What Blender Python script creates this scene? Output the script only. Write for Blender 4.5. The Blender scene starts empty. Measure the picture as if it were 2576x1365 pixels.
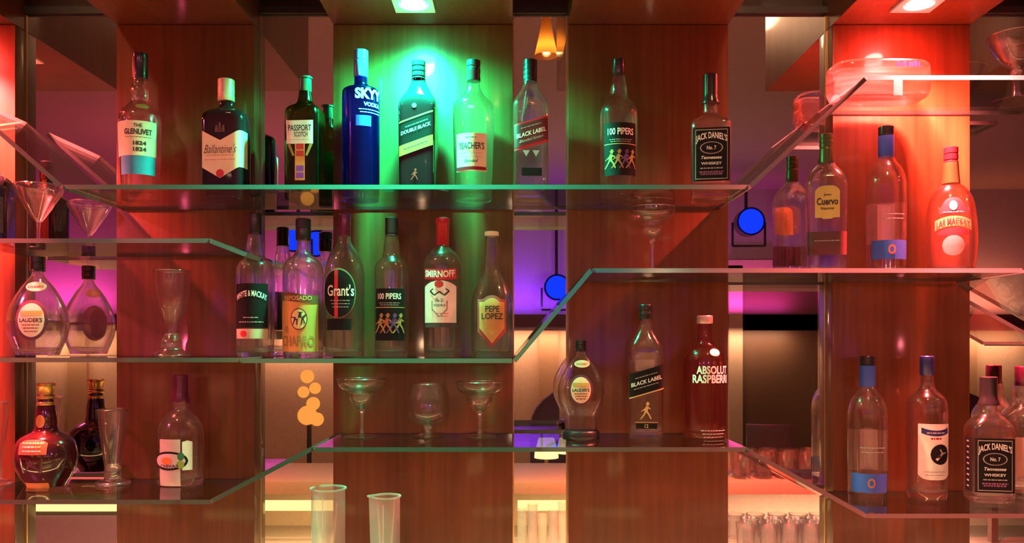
import bpy, bmesh, math, random
import numpy as np
random.seed(7)
C = bpy.context.scene.collection
sc = bpy.context.scene
F, CX, HZ = 2100.0, 1288.0, 865.0          # focal length in pixels, optical centre, horizon row (2576x1365 frame)
YM, YP, YS, YB, YDL = 1.85, 1.81, 1.57, 1.745, 1.692   # depth of mirrors, panel faces, shelf front edges, bottles
PI = math.pi
def px(x, Y): return (x - CX) / F * Y
def pz(y, Y): return (HZ - y) / F * Y

# ------------------------------------------------------------------ materials
MATS = {}
def nm(name):
    m = bpy.data.materials.new(name); m.use_nodes = True
    nt = m.node_tree; nt.nodes.clear()
    out = nt.nodes.new('ShaderNodeOutputMaterial')
    return m, nt, out
def M(name, col, rough=.45, metal=0., coat=0., spec=.5, emit=None, es=0., noise=.06):
    if name in MATS: return MATS[name]
    m, nt, out = nm(name)
    p = nt.nodes.new('ShaderNodeBsdfPrincipled')
    p.inputs['Roughness'].default_value = rough; p.inputs['Metallic'].default_value = metal
    p.inputs['Coat Weight'].default_value = coat; p.inputs['Specular IOR Level'].default_value = spec
    if noise:
        tc = nt.nodes.new('ShaderNodeTexCoord'); n = nt.nodes.new('ShaderNodeTexNoise')
        n.inputs['Scale'].default_value = 60
        r = nt.nodes.new('ShaderNodeMix'); r.data_type = 'RGBA'
        r.inputs['A'].default_value = (*[c*(1-noise*2) for c in col], 1)
        r.inputs['B'].default_value = (*[min(1, c*(1+noise*2)) for c in col], 1)
        nt.links.new(tc.outputs['Object'], n.inputs['Vector'])
        nt.links.new(n.outputs['Fac'], r.inputs['Factor']); nt.links.new(r.outputs['Result'], p.inputs['Base Color'])
    else:
        p.inputs['Base Color'].default_value = (*col, 1)
    if emit:
        p.inputs['Emission Color'].default_value = (*emit, 1); p.inputs['Emission Strength'].default_value = es
    nt.links.new(p.outputs[0], out.inputs[0])
    MATS[name] = m; return m
def emis(name, col, s):
    if name in MATS: return MATS[name]
    m, nt, out = nm(name)
    e = nt.nodes.new('ShaderNodeEmission'); e.inputs[0].default_value = (*col, 1); e.inputs[1].default_value = s
    nt.links.new(e.outputs[0], out.inputs[0]); MATS[name] = m; return m
def thin_glass(name, tint, edge, rough=.04, f0=.06, gain=.9, frost=0., power=3.):
    """thin-walled clear glass: see-through face on, darker and more mirror-like at grazing angles"""
    if name in MATS: return MATS[name]
    m, nt, out = nm(name); L = nt.links.new
    lw = nt.nodes.new('ShaderNodeLayerWeight'); lw.inputs[0].default_value = .5
    def mth(op, a, b):
        n = nt.nodes.new('ShaderNodeMath'); n.operation = op
        for i, v in enumerate((a, b)):
            if isinstance(v, (int, float)): n.inputs[i].default_value = v
            else: L(v, n.inputs[i])
        return n.outputs[0]
    f5 = mth('POWER', lw.outputs['Facing'], 4.)
    fres = mth('ADD', mth('MULTIPLY', f5, gain), f0)
    f3 = mth('POWER', lw.outputs['Facing'], power)
    mx = nt.nodes.new('ShaderNodeMix'); mx.data_type = 'RGBA'
    mx.inputs['A'].default_value = (*tint, 1); mx.inputs['B'].default_value = (*edge, 1)
    L(f3, mx.inputs['Factor'])
    tr = nt.nodes.new('ShaderNodeBsdfTransparent'); L(mx.outputs['Result'], tr.inputs[0])
    gl = nt.nodes.new('ShaderNodeBsdfGlossy'); gl.inputs['Roughness'].default_value = rough
    ms = nt.nodes.new('ShaderNodeMixShader'); L(fres, ms.inputs[0]); L(tr.outputs[0], ms.inputs[1]); L(gl.outputs[0], ms.inputs[2])
    last = ms.outputs[0]
    if frost:
        tl = nt.nodes.new('ShaderNodeBsdfTranslucent'); tl.inputs[0].default_value = (.8, .8, .78, 1)
        df = nt.nodes.new('ShaderNodeBsdfDiffuse'); df.inputs[0].default_value = (.8, .8, .78, 1)
        m0 = nt.nodes.new('ShaderNodeMixShader'); m0.inputs[0].default_value = .5
        L(tl.outputs[0], m0.inputs[1]); L(df.outputs[0], m0.inputs[2])
        m2 = nt.nodes.new('ShaderNodeMixShader'); m2.inputs[0].default_value = frost
        L(last, m2.inputs[1]); L(m0.outputs[0], m2.inputs[2]); last = m2.outputs[0]
    L(last, out.inputs[0]); MATS[name] = m; return m
def real_glass(name, col=(1, 1, 1), rough=0.):
    if name in MATS: return MATS[name]
    m, nt, out = nm(name)
    g = nt.nodes.new('ShaderNodeBsdfGlass'); g.inputs[0].default_value = (*col, 1)
    g.inputs['Roughness'].default_value = rough; g.inputs['IOR'].default_value = 1.47
    nt.links.new(g.outputs[0], out.inputs[0]); MATS[name] = m; return m
def bottle_glass(name, col, clear=.28, haze=.014):
    if name in MATS: return MATS[name]
    m, nt, out = nm(name); L = nt.links.new
    g = nt.nodes.new('ShaderNodeBsdfGlass'); g.inputs[0].default_value = (*col, 1); g.inputs['Roughness'].default_value = .0; g.inputs['IOR'].default_value = 1.48
    t = nt.nodes.new('ShaderNodeBsdfTransparent'); t.inputs[0].default_value = (*col, 1)
    x = nt.nodes.new('ShaderNodeMixShader'); x.inputs[0].default_value = clear
    L(g.outputs[0], x.inputs[1]); L(t.outputs[0], x.inputs[2])
    h = nt.nodes.new('ShaderNodeBsdfGlossy'); h.inputs['Roughness'].default_value = .17; h.inputs[0].default_value = (1, 1, 1, 1)
    y = nt.nodes.new('ShaderNodeMixShader'); y.inputs[0].default_value = haze; L(x.outputs[0], y.inputs[1]); L(h.outputs[0], y.inputs[2])
    L(y.outputs[0], out.inputs[0]); MATS[name] = m; return m
def wood(name, dark, light, scale=1., rough=.38, coat=.6):
    if name in MATS: return MATS[name]
    m, nt, out = nm(name); L = nt.links.new
    tc = nt.nodes.new('ShaderNodeTexCoord')
    mp = nt.nodes.new('ShaderNodeMapping'); mp.inputs['Scale'].default_value = (1*scale, 1*scale, .055*scale)
    L(tc.outputs['Object'], mp.inputs[0])
    n1 = nt.nodes.new('ShaderNodeTexNoise'); n1.inputs['Scale'].default_value = 9; n1.inputs['Detail'].default_value = 6; n1.inputs['Distortion'].default_value = .8
    n2 = nt.nodes.new('ShaderNodeTexNoise'); n2.inputs['Scale'].default_value = 150; n2.inputs['Detail'].default_value = 3
    L(mp.outputs[0], n1.inputs[0]); L(mp.outputs[0], n2.inputs[0])
    w = nt.nodes.new('ShaderNodeTexWave'); w.wave_type = 'BANDS'; w.bands_direction = 'X'
    w.inputs['Scale'].default_value = 14; w.inputs['Distortion'].default_value = 9; w.inputs['Detail'].default_value = 3; w.inputs['Detail Scale'].default_value = 1.2
    L(mp.outputs[0], w.inputs[0])
    def mth(op, a, b):
        n = nt.nodes.new('ShaderNodeMath'); n.operation = op
        for i, v in enumerate((a, b)):
            if isinstance(v, (int, float)): n.inputs[i].default_value = v
            else: L(v, n.inputs[i])
        return n.outputs[0]
    s = mth('ADD', mth('MULTIPLY', n1.outputs['Fac'], .55), mth('ADD', mth('MULTIPLY', n2.outputs['Fac'], .3), mth('MULTIPLY', w.outputs['Fac'], .07)))
    r = nt.nodes.new('ShaderNodeValToRGB')
    r.color_ramp.elements[0].position = .18; r.color_ramp.elements[0].color = (*dark, 1)
    r.color_ramp.elements[1].position = .78; r.color_ramp.elements[1].color = (*light, 1)
    L(s, r.inputs[0])
    p = nt.nodes.new('ShaderNodeBsdfPrincipled'); p.inputs['Roughness'].default_value = rough
    p.inputs['Coat Weight'].default_value = coat; p.inputs['Coat Roughness'].default_value = .075
    p.inputs['Specular IOR Level'].default_value = .3
    L(r.outputs[0], p.inputs['Base Color']); L(p.outputs[0], out.inputs[0]); MATS[name] = m; return m
def mirror_mat():
    m, nt, out = nm('mirror silvering'); L = nt.links.new
    g = nt.nodes.new('ShaderNodeBsdfGlossy'); g.inputs['Roughness'].default_value = .012
    n = nt.nodes.new('ShaderNodeTexNoise'); n.inputs['Scale'].default_value = 3
    r = nt.nodes.new('ShaderNodeValToRGB')
    r.color_ramp.elements[0].color = (.74, .73, .74, 1); r.color_ramp.elements[1].color = (.84, .83, .84, 1)
    L(n.outputs['Fac'], r.inputs[0]); L(r.outputs[0], g.inputs[0]); L(g.outputs[0], out.inputs[0]); return m
def edge_mat():
    """cut edge of the glass shelves: passes light from inside, dark bottle green, glossy"""
    m, nt, out = nm('shelf glass edge'); L = nt.links.new
    t = nt.nodes.new('ShaderNodeBsdfTranslucent'); t.inputs[0].default_value = (.20, .23, .22, 1)
    d = nt.nodes.new('ShaderNodeBsdfDiffuse'); d.inputs[0].default_value = (.03, .05, .045, 1)
    g = nt.nodes.new('ShaderNodeBsdfGlossy'); g.inputs[1].default_value = .15; g.inputs[0].default_value = (.8, .9, .85, 1)
    a = nt.nodes.new('ShaderNodeMixShader'); a.inputs[0].default_value = .36; L(d.outputs[0], a.inputs[1]); L(t.outputs[0], a.inputs[2])
    b = nt.nodes.new('ShaderNodeMixShader'); b.inputs[0].default_value = .1; L(a.outputs[0], b.inputs[1]); L(g.outputs[0], b.inputs[2])
    L(b.outputs[0], out.inputs[0]); return m

WOOD = wood('lacquered teak veneer', (.066, .017, .0055), (.21, .066, .019), coat=.45)
WOODD = wood('dark stained wood', (.02, .008, .004), (.06, .022, .01), coat=.3)
MIRROR = mirror_mat(); EDGE = edge_mat()
SHELF = thin_glass('shelf glass', (.93, .965, .95), (.62, .75, .7), rough=.02, f0=.05, gain=.75)
CLEAR = bottle_glass('clear bottle glass', (.985, .99, .985))
BOWL = thin_glass('fine drinking glass', (.98, .985, .985), (.42, .46, .46), rough=.03, f0=.075, power=5.)
GREENG = bottle_glass('dark green glass', (.50, .62, .34), .15)
BLUEG = bottle_glass('cobalt blue glass', (.22, .32, .93), .15)
REDG = bottle_glass('red tinted glass', (.97, .74, .74))
FROST = thin_glass('frosted measuring plastic', (.9, .9, .88), (.5, .5, .48), rough=.2, f0=.06, frost=.34)
RIMG = thin_glass('polished glass rim', (.95, .97, .97), (.8, .85, .85), rough=.08, f0=.3, gain=.6)
TUMB = bottle_glass('tumbler glass', (.99, .99, .99), .2, .016)
SOLID = bottle_glass('solid clear glass', (.98, 1, .99), .12, .10)
BLACK = M('black plastic', (.012, .012, .014), .3, coat=.3)
BLACKP = M('black label paper', (.010, .009, .011), .6, spec=.12)
DARKB = M('near black glass', (.012, .012, .016), .07, coat=.8)
GOLD = M('gold foil', (.75, .48, .14), .3, .85)
SILVER = M('silver metal', (.7, .7, .72), .25, 1.)
CREAM = M('cream label paper', (.78, .68, .48), .6)
WHITE = M('white label paper', (.8, .78, .74), .6)
TEXTW = M('white ink', (.85, .85, .83), .6, noise=0)
TEXTB = M('black ink', (.02, .018, .02), .6, noise=0)
TEXTG = M('gold ink', (.72, .52, .2), .4, .4, noise=0)
TEXTR = M('red ink', (.6, .03, .03), .6, noise=0)
RED = M('red label paper', (.55, .02, .03), .5)
REDCAP = M('dark red cap', (.28, .012, .02), .25, coat=.4)
BLUE = M('blue label paper', (.03, .10, .55), .5)
TEAL = M('teal blue paper', (.03, .28, .50), .5)
NAVY = M('navy cap', (.02, .025, .16), .3, coat=.3)
PURPLE = M('purple paper', (.22, .06, .55), .5)
GOLDP = M('gold label paper', (.62, .40, .10), .42, .25)
OLIVE = M('olive gold paper', (.32, .23, .06), .5)
GREY = M('grey paper', (.35, .33, .33), .6)

# ------------------------------------------------------------------ scene helpers
def smooth(me, ang=35):
    for p in me.polygons: p.use_smooth = True
    me.set_sharp_from_angle(angle=math.radians(ang))
def mesh(name, verts, faces, mats, parent=None, idx=None, ang=35, sm=True):
    me = bpy.data.meshes.new(name); me.from_pydata([tuple(map(float, v)) for v in verts], [], faces); me.update()
    for m in (mats if isinstance(mats, (list, tuple)) else [mats]): me.materials.append(m)
    if idx is not None:
        for p, i in zip(me.polygons, idx): p.material_index = i
    if sm: smooth(me, ang)
    o = bpy.data.objects.new(name, me); C.objects.link(o)
    if parent: o.parent = parent
    return o
def tag(o, label, cat, group=None, kind=None):
    o['label'] = label
    if cat: o['category'] = cat
    if group: o['group'] = group
    if kind: o['kind'] = kind
    return o
def thing(name, label, cat, loc=(0, 0, 0), rot=0, group=None):
    o = bpy.data.objects.new(name, None); o.empty_display_size = .02; C.objects.link(o)
    o.location = loc; o.rotation_euler = (0, 0, math.radians(rot)); tag(o, label, cat, group); return o
def struct(o): o['kind'] = 'structure'; return o
def boxv(x0, x1, y0, y1, z0, z1):
    v = [(x, y, z) for z in (z0, z1) for y in (y0, y1) for x in (x0, x1)]
    f = [(0, 2, 3, 1), (4, 5, 7, 6), (0, 1, 5, 4), (2, 6, 7, 3), (0, 4, 6, 2), (1, 3, 7, 5)]
    return v, f
def box(name, b, mat, parent=None, bevel=0.):
    v, f = boxv(*b); o = mesh(name, v, f, mat, parent, sm=False)
    if bevel:
        bm = bmesh.new(); bm.from_mesh(o.data)
        bmesh.ops.bevel(bm, geom=bm.edges[:], offset=bevel, segments=2, affect='EDGES', profile=.6)
        bm.to_mesh(o.data); bm.free(); smooth(o.data, 40)
    return o
def join(parts):
    V, Fc = [], []
    for v, f in parts:
        n = len(V); V += list(v); Fc += [tuple(i + n for i in q) for q in f]
    return V, Fc
def tube(p, q, r, n=10):
    p, q = np.array(p, float), np.array(q, float); d = q - p; d /= np.linalg.norm(d)
    a = np.cross(d, (0, 0, 1.) if abs(d[2]) < .9 else (1., 0, 0)); a /= np.linalg.norm(a); b = np.cross(d, a)
    v = [tuple(c + r*(math.cos(t)*a + math.sin(t)*b)) for c in (p, q) for t in [2*PI*i/n for i in range(n)]]
    f = [(i, (i+1) % n, n+(i+1) % n, n+i) for i in range(n)] + [tuple(range(n-1, -1, -1)), tuple(range(n, 2*n))]
    return v, f
def lathe(path, n=40, cap0=False, cap1=False, sx=1., sy=1.):
    v, f = [], []
    for r, z in path:
        for i in range(n):
            a = 2*PI*i/n; v.append((sx*r*math.cos(a), sy*r*math.sin(a), z))
    for k in range(len(path)-1):
        for i in range(n):
            j = (i+1) % n; f.append((k*n+i, k*n+j, (k+1)*n+j, (k+1)*n+i))
    if cap0: f.append(tuple(range(n-1, -1, -1)))
    if cap1: f.append(tuple((len(path)-1)*n+i for i in range(n)))
    return v, f

# ---- monotone cubic interpolation of bottle profiles
def pchip(x, y, xs):
    x, y = np.array(x, float), np.array(y, float); h = np.diff(x); d = np.diff(y)/h; n = len(x); m = np.zeros(n)
    for i in range(1, n-1):
        if d[i-1]*d[i] > 0:
            w1, w2 = 2*h[i]+h[i-1], h[i]+2*h[i-1]; m[i] = (w1+w2)/(w1/d[i-1]+w2/d[i])
    m[0], m[-1] = d[0], d[-1]
    k = np.clip(np.searchsorted(x, xs)-1, 0, n-2); t = (xs-x[k])/h[k]
    return (1+2*t)*(1-t)**2*y[k] + t*(1-t)**2*h[k]*m[k] + t*t*(3-2*t)*y[k+1] + t*t*(t-1)*h[k]*m[k+1]
def loft(zz, hw, hd, ee, n=56):
    v, f = [], []
    for z, a, b, e in zip(zz, hw, hd, ee):
        for i in range(n):
            t = 2*PI*i/n; c, s = math.cos(t), math.sin(t)
            v.append((a*math.copysign(abs(c)**(2/e), c), b*math.copysign(abs(s)**(2/e), s), z))
    for k in range(len(zz)-1):
        for i in range(n):
            j = (i+1) % n; f.append((k*n+i, k*n+j, (k+1)*n+j, (k+1)*n+i))
    f.append(tuple(range(n-1, -1, -1))); f.append(tuple((len(zz)-1)*n+i for i in range(n)))
    return v, f

TXT = {}
def text2d(s, bold=0., shear=0.):
    key = (s, bold, shear)
    if key in TXT: return TXT[key]
    cu = bpy.data.curves.new('lettering', 'FONT'); cu.body = s; cu.offset = bold; cu.shear = shear; cu.resolution_u = 3
    o = bpy.data.objects.new('lettering', cu); C.objects.link(o)
    dg = bpy.context.evaluated_depsgraph_get(); me = bpy.data.meshes.new_from_object(o.evaluated_get(dg))
    v = np.array([p.co[:2] for p in me.vertices]); f = [tuple(p.vertices) for p in me.polygons]
    bpy.data.objects.remove(o); bpy.data.curves.remove(cu); bpy.data.meshes.remove(me)
    lo, hi = v.min(0), v.max(0); v = (v-(lo+hi)/2)/(hi-lo)
    TXT[key] = (v, f); return v, f

class Bottle:
    """a bottle given by rows (row y in the photo, half width in pixels, roundness exponent, depth ratio) at its depth"""
    def __init__(s, name, label, cat, cx, sz, rows, mat, depth=1., e=2., rot=0., Y=YB, group=None, base=True, part='body', tilt=0):
        s.k = Y/F; s.y0 = HZ - sz*F/Y; s.Y = Y
        s.root = thing(name, label, cat, (px(cx, Y), Y, sz+.0004), rot, group)
        R = []
        for r in rows:
            y, hw = r[0], r[1]; ex = r[2] if len(r) > 2 else e; dp = r[3] if len(r) > 3 else depth
            R.append(((s.y0-y)*s.k, hw*s.k, hw*s.k*dp, ex))
        lz, lw, ld, le = R[-1]
        if lz > .004:
            R += [(.004, lw, ld, le), (0., lw*.95, ld*.95, le)]
        R.sort()
        z = np.array([r[0] for r in R]); s.z, s.R = z, R
        zs = []
        for a, b in zip(z[:-1], z[1:]):
            zs += list(np.linspace(a, b, max(3, min(16, int((b-a)/.002))), endpoint=False))
        zs = np.array(zs+[z[-1]])
        col = [pchip(z, [r[i] for r in R], zs) for i in (1, 2, 3)]
        s.zs, s.col = zs, col
        v, f = loft(zs, *col)
        if base:                                     # hollow bottle: inner wall and thick floor
            zi = np.concatenate([np.linspace(.010, .016, 4), zs[(zs > .018) & (zs < zs[-1]-.003)], [zs[-1]-.002]])
            ci = [np.interp(zi, zs, c) for c in col]; w_ = np.minimum(.0028, ci[0]*.25)
            sh = np.ones(len(zi)); sh[:4] = (.72, .90, .97, 1.)
            v2, f2 = loft(zi, (ci[0]-w_)*sh, (ci[1]-w_)*sh, ci[2])
            n_ = len(v); v = v+v2; f = f+[tuple(i+n_ for i in q[::-1]) for q in f2]
        s.body = mesh(part, v, f, mat, s.root, ang=50)
        s.cache = {}
        if False:                                     # heavy solid glass foot inside the shell
            a, b, e_ = col[0][3], col[1][3], col[2][3]
            t = .011
            v, f = loft([.0015, .003, t*.75, t, t*.8], [a*.9, a*.955, a*.955, a*.8, a*.3], [b*.9, b*.955, b*.955, b*.8, b*.3], [e_]*5, 40)
            mesh('base', v, f, SOLID, s.root)
    def dims(s, z): return [float(np.interp(z, s.zs, c)) for c in s.col]
    def ring(s, z):
        q = int(round(z/.0015))
        if q not in s.cache:
            a, b, e = s.dims(max(0., q*.0015)); t = np.linspace(0, PI*.98, 400)
            sn, cs = np.sin(t), np.cos(t)
            X = a*np.abs(sn)**(2/e); Yy = -b*np.sign(cs)*np.abs(cs)**(2/e)
            L = np.concatenate([[0], np.cumsum(np.hypot(np.diff(X), np.diff(Yy)))])
            nx, ny = np.gradient(Yy), -np.gradient(X); n = np.hypot(nx, ny)+1e-12
            s.cache[q] = (L, X, Yy, nx/n, ny/n)
        return s.cache[q]
    def surf(s, u, z, off):
        L, X, Yy, nx, ny = s.ring(z); w = min(abs(u), L[-1]); sg = 1 if u >= 0 else -1
        x, y = np.interp(w, L, X), np.interp(w, L, Yy); a, b = np.interp(w, L, nx), np.interp(w, L, ny)
        if w < L[1]*.5: a, b = 0, -1
        return (sg*(x+a*off), y+b*off, z)
    def patch(s, name, mat, u0, u1, top, bot, parent=None, off=.0007, nu=22, nv=10, label=None, back=False):
        """sheet following the bottle; top and bot are rows (numbers, or functions of u in pixels)"""
        T = top if callable(top) else (lambda u: top); B_ = bot if callable(bot) else (lambda u: bot)
        v, f = [], []
        for i in range(nu+1):
            u = u0+(u1-u0)*i/nu; t, b = T(u), B_(u)
            for j in range(nv+1):
                y = b+(t-b)*j/nv; q = s.surf(u*s.k, (s.y0-y)*s.k, off)
                v.append((-q[0], -q[1], q[2]) if back else q)
        for i in range(nu):
            for j in range(nv):
                a = i*(nv+1)+j; f.append((a, a+nv+1, a+nv+2, a+1))
        o = mesh(name, v, f, mat, parent or s.root)
        if label: o['label'] = label
        return o
    def oval(s, name, mat, uc, yc, ru, ry, parent=None, off=.0007, label=None):
        g = lambda u: ry*math.sqrt(max(0., 1-((u-uc)/ru)**2))
        return s.patch(name, mat, uc-ru*.999, uc+ru*.999, lambda u: yc-g(u), lambda u: yc+g(u), parent, off, 28, 8, label)
    def text(s, t, uc, yc, w, h, mat, parent=None, slope=0., arch=0., bold=.015, shear=0., off=.0014, name='lettering'):
        V, Fc = text2d(t, bold, shear); out = []
        for a, b in V:
            u = uc+a*w; y = yc-b*h-slope*(u-uc)+arch*(2*a)**2
            out.append(s.surf(u*s.k, (s.y0-y)*s.k, off))
        return mesh(name, out, Fc, mat, parent or s.root, sm=False)
    def lines(s, mat, uc, rows, w, h, parent=None, slope=0., name='fine_print', off=.0013):
        P = []
        for i, y in enumerate(rows):
            ww = w*(1-.22*(i % 3)/2); x = uc-ww/2
            while x < uc+ww/2-1:
                l = min(random.uniform(3, 9), uc+ww/2-x)
                vv = []
                for a in (0, .5, 1):
                    for b in (-.5, .5):
                        u = x+l*a; vv.append(s.surf(u*s.k, (s.y0-(y+b*h-slope*(u-uc)))*s.k, off))
                P.append((vv, [(0, 2, 3, 1), (2, 4, 5, 3)])); x += l+1.6
        v, f = join(P); return mesh(name, v, f, mat, parent or s.root, sm=False)
    def polys(s, name, mat, uc, yc, sc_, P, parent=None, off=.0015, slope=0):
        out = []
        for poly in P:
            vv = [s.surf((uc+a*sc_)*s.k, (s.y0-(yc-b*sc_-slope*a*sc_))*s.k, off) for a, b in poly]
            out.append((vv, [tuple(range(len(vv)))]))
        v, f = join(out); return mesh(name, v, f, mat, parent or s.root, sm=False)
    def cap(s, rows, mat, name='cap', label=None, e=2.):
        R = sorted(((s.y0-y)*s.k, hw*s.k) for y, hw in rows)
        v, f = loft([r[0] for r in R], [r[1] for r in R], [r[1] for r in R], [e]*len(R), 32)
        o = mesh(name, v, f, mat, s.root, ang=40)
        if label: o['label'] = label
        return o
def bar(p, q, t):                                     # a limb of a printed figure
    (a, b), (c, d) = p, q; L = math.hypot(c-a, d-b); nx, ny = -(d-b)/L*t/2, (c-a)/L*t/2
    return [(a+nx, b+ny), (a-nx, b-ny), (c-nx*.7, d-ny*.7), (c+nx*.7, d+ny*.7)]
STRIDER = [bar((0, .05), (.1, .38), .26), bar((.02, .08), (-.12, -.2), .13), bar((-.12, -.2), (-.36, -.5), .1),
           bar((.02, .08), (.22, -.18), .13), bar((.22, -.18), (.36, -.5), .1), bar((.1, .34), (-.16, .12), .1),
           bar((-.16, .12), (-.32, .02), .07), bar((.1, .34), (.32, .2), .1), [(.05, .42), (.2, .42), (.22, .55), (.03, .55)],
           [(-.02, .55), (.28, .55), (.28, .59), (-.02, .59)], [(.05, .58), (.22, .58), (.2, .68), (.07, .68)]]
def ringcap(y0, y1, hw, n=3, d=.8):
    R = [(y0, hw*.86), (y0+1.5, hw)]
    h = (y1-y0-6)/n
    for i in range(n):
        y = y0+2.5+i*h
        R += [(y+.5, hw), (y+h-3, hw), (y+h-2, hw-d*1.6), (y+h-.5, hw-d*1.6)]
    R += [(y1-2, hw), (y1, hw)]
    return R

# ------------------------------------------------------------------ camera
cam = bpy.data.cameras.new('camera'); co = bpy.data.objects.new('camera', cam); C.objects.link(co)
cam.sensor_width = 36; cam.lens = 36*F/2576; cam.shift_y = (HZ-682.5)/2576
co.location = (0, 0, 0); co.rotation_euler = (PI/2, 0, 0); cam.clip_start = .05
sc.camera = co

# ------------------------------------------------------------------ room shell
XW, YFAR, ZF, ZC = 4.3, -2.5, -1.5, 1.15
WALLM = M('warm plaster', (.62, .44, .32), .7); CEILM = M('brown ceiling paint', (.30, .23, .18), .75); FLOORM = wood('floor boards', (.05, .03, .02), (.14, .08, .05))
struct(box('floor', (-XW, XW, YFAR, 1.97, ZF-.05, ZF), FLOORM))
struct(box('ceiling', (-XW, XW, YFAR, 1.97, ZC, ZC+.05), CEILM))
struct(box('wall_back', (-XW, XW, 1.87, 1.97, ZF, ZC), WOODD))
struct(box('wall_front', (-XW, XW, YFAR-.1, YFAR, ZF, ZC), M('pale lilac plaster', (.42, .35, .42), .7)))
struct(box('trim_2', (-XW+.001, XW-.001, YFAR+.0005, YFAR+.025, ZF+.001, .099), M('peach wainscot', (.66, .45, .29), .6)))
struct(box('wall_left', (-XW-.1, -XW, YFAR, 1.97, ZF, ZC), WALLM))
struct(box('wall_right', (XW, XW+.1, YFAR, 1.97, ZF, ZC), WALLM))

# ------------------------------------------------------------------ back bar: panels, soffits, mirrors
ZSOF = .692
PAN = [(-430, 38, 'at the far left beside the red niche', 'far left'), (293, 640, 'behind the square bottle with the chevron label', 'second'),
       (838, 1290, 'washed green by the lamp above', 'green lit'), (1430, 1832, 'in shade behind the black labelled square bottle', 'dark right'),
       (2095, 2440, 'washed bright red by the lamp above', 'red lit'), (2700, 3100, 'past the right edge of the red bay', 'outer')]
PX = []
for a, b, w, s in PAN:
    x0, x1 = px(a, YP), px(b, YP); PX.append((x0, x1))
    tag(box('wood_panel', (x0, x1, YP, 1.8695, ZF+.001, ZSOF), WOOD, bevel=.0015), 'lacquered reddish wood wall panel ' + w, 'wood panel', 'wood panels of the back bar')
    v, f = boxv(x0, x1, 1.41, 1.869, ZSOF+.001, ZC-.001)
    tag(mesh('soffit', v, f, WOOD, sm=False), 'boxed wood soffit over the panel ' + w, 'soffit', 'soffits over the wood panels')
MIR = ['pink', 'second', 'narrow', 'wide', 'far right']
MLAB = ['tall mirror strip in the pink bay behind the round clear bottle', 'tall mirror strip between the dark wood panel and the green lit panel',
        'narrow tall mirror strip right of the green lit panel', 'tall mirror strip left of the bright red panel', 'tall dark mirror strip at the right edge behind the cocktail glass']
for i in range(5):
    x0, x1 = PX[i][1], PX[i+1][0]
    t = thing('mirror_panel', MLAB[i], 'mirror', ((x0+x1)/2, YM, 0), group='mirror strips of the back bar')
    w = (x1-x0)/2
    box('mirror_glass', (-w+.003, w-.003, 0, .006, ZF+.002, .728), MIRROR, t)
    for s_ in (-1, 1):
        box('edge_strip', (min(s_*w, s_*(w-.003)), max(s_*w, s_*(w-.003)), -.002, .006, ZF+.002, .728), M('brushed brass', (.55, .38, .2), .3, 1.), t)
    box('head_rail', (-w, w, -.012, .012, .729, .744), M('black rail', (.012, .01, .01), .4), t)

# ------------------------------------------------------------------ downlights
def downlight(x, lens, label, Y=YDL):
    t = thing('downlight', label, 'ceiling light', (x, Y, ZSOF), group='downlights in the soffits')
    v, f = [], []
    s, r, n = .041, .029, 32                       # square plate with a round hole
    for i in range(n):
        a = 2*PI*i/n; c, d = math.cos(a), math.sin(a); q = s/max(abs(c), abs(d))
        v += [(q*c, q*d, 0), (q*c, q*d, -.005), (r*c, r*d, -.005), (r*.95*c, r*.95*d, 0)]
    for i in range(n):
        j = (i+1) % n
        for k in range(3): f.append((i*4+k, i*4+k+1, j*4+k+1, j*4+k))
    mesh('trim_plate', v, f, M('satin white metal', (.8, .8, .8), .35), t, ang=30)
    v, f = lathe([(.0005, -.0105), (.010, -.010), (.018, -.008), (.0235, -.005), (.0245, -.001)], 32)
    mesh('lens', v, f, lens, t)
    return t
def light(name, typ, loc, col, power, rot=(0, 0, 0), **kw):
    l = bpy.data.lights.new(name, typ); l.color = col; l.energy = power
    for k, v in kw.items(): setattr(l, k, v)
    o = bpy.data.objects.new(name, l); C.objects.link(o); o.location = loc; o.rotation_euler = rot; return o
GCOL, RCOL = (.008, 1., .44), (1., .095, .09)
xg, xr, xl = px(1040, YDL), px(2312, YDL), -1.19
downlight(xg, emis('green lamp lens', (.025, 1, .42), 320), 'square trimmed downlight glowing green white over the green panel')
downlight(xr, emis('red lamp lens', (1, .06, .05), 650), 'square trimmed downlight glowing red white over the red panel')
downlight(xl, emis('red lamp lens', (1, .06, .05), 650), 'square trimmed downlight over the far left red niche')
for nme, x, col, p, cone in (('green downlight beam', xg, GCOL, 340, 154), ('red downlight beam', xr, RCOL, 2600., 122), ('left red downlight beam', xl, RCOL, 800., 118)):
    light(nme, 'SPOT', (x, YDL, ZSOF-.012), col, p, spot_size=math.radians(cone), spot_blend=1., shadow_soft_size=.024)

# ------------------------------------------------------------------ glass shelves
TH = .0085
def plate(pts, label, y1=YP-.002, grp='glass shelves of the back bar', y0=YS):
    """glass plate whose front edge runs between two pixels of the photo, cut from a sheet with square polished edges"""
    (xa, ya), (xb, yb) = pts
    A = np.array([px(xa, y0), pz(ya, y0)]); B_ = np.array([px(xb, y0), pz(yb, y0)])
    d = (B_-A)/np.linalg.norm(B_-A); n = np.array([-d[1], d[0]])*TH/2
    q = [A-n, B_-n, B_+n, A+n]
    v = [(p[0], y, p[1]) for y in (y0, y1) for p in q]
    f = [(0, 1, 2, 3), (7, 6, 5, 4), (3, 2, 6, 7), (1, 0, 4, 5), (0, 3, 7, 4), (2, 1, 5, 6)]
    o = mesh('glass_shelf', v, f, [SHELF, EDGE], idx=[1, 1, 0, 0, 1, 1], sm=False)
    tag(o, label, 'shelf', grp); return o
def ztop(y): return pz(y, YS)+TH/2
plate([(-120, 228), (153, 468)], 'sloping glass plate rising to the left edge from the top shelf')
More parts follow.
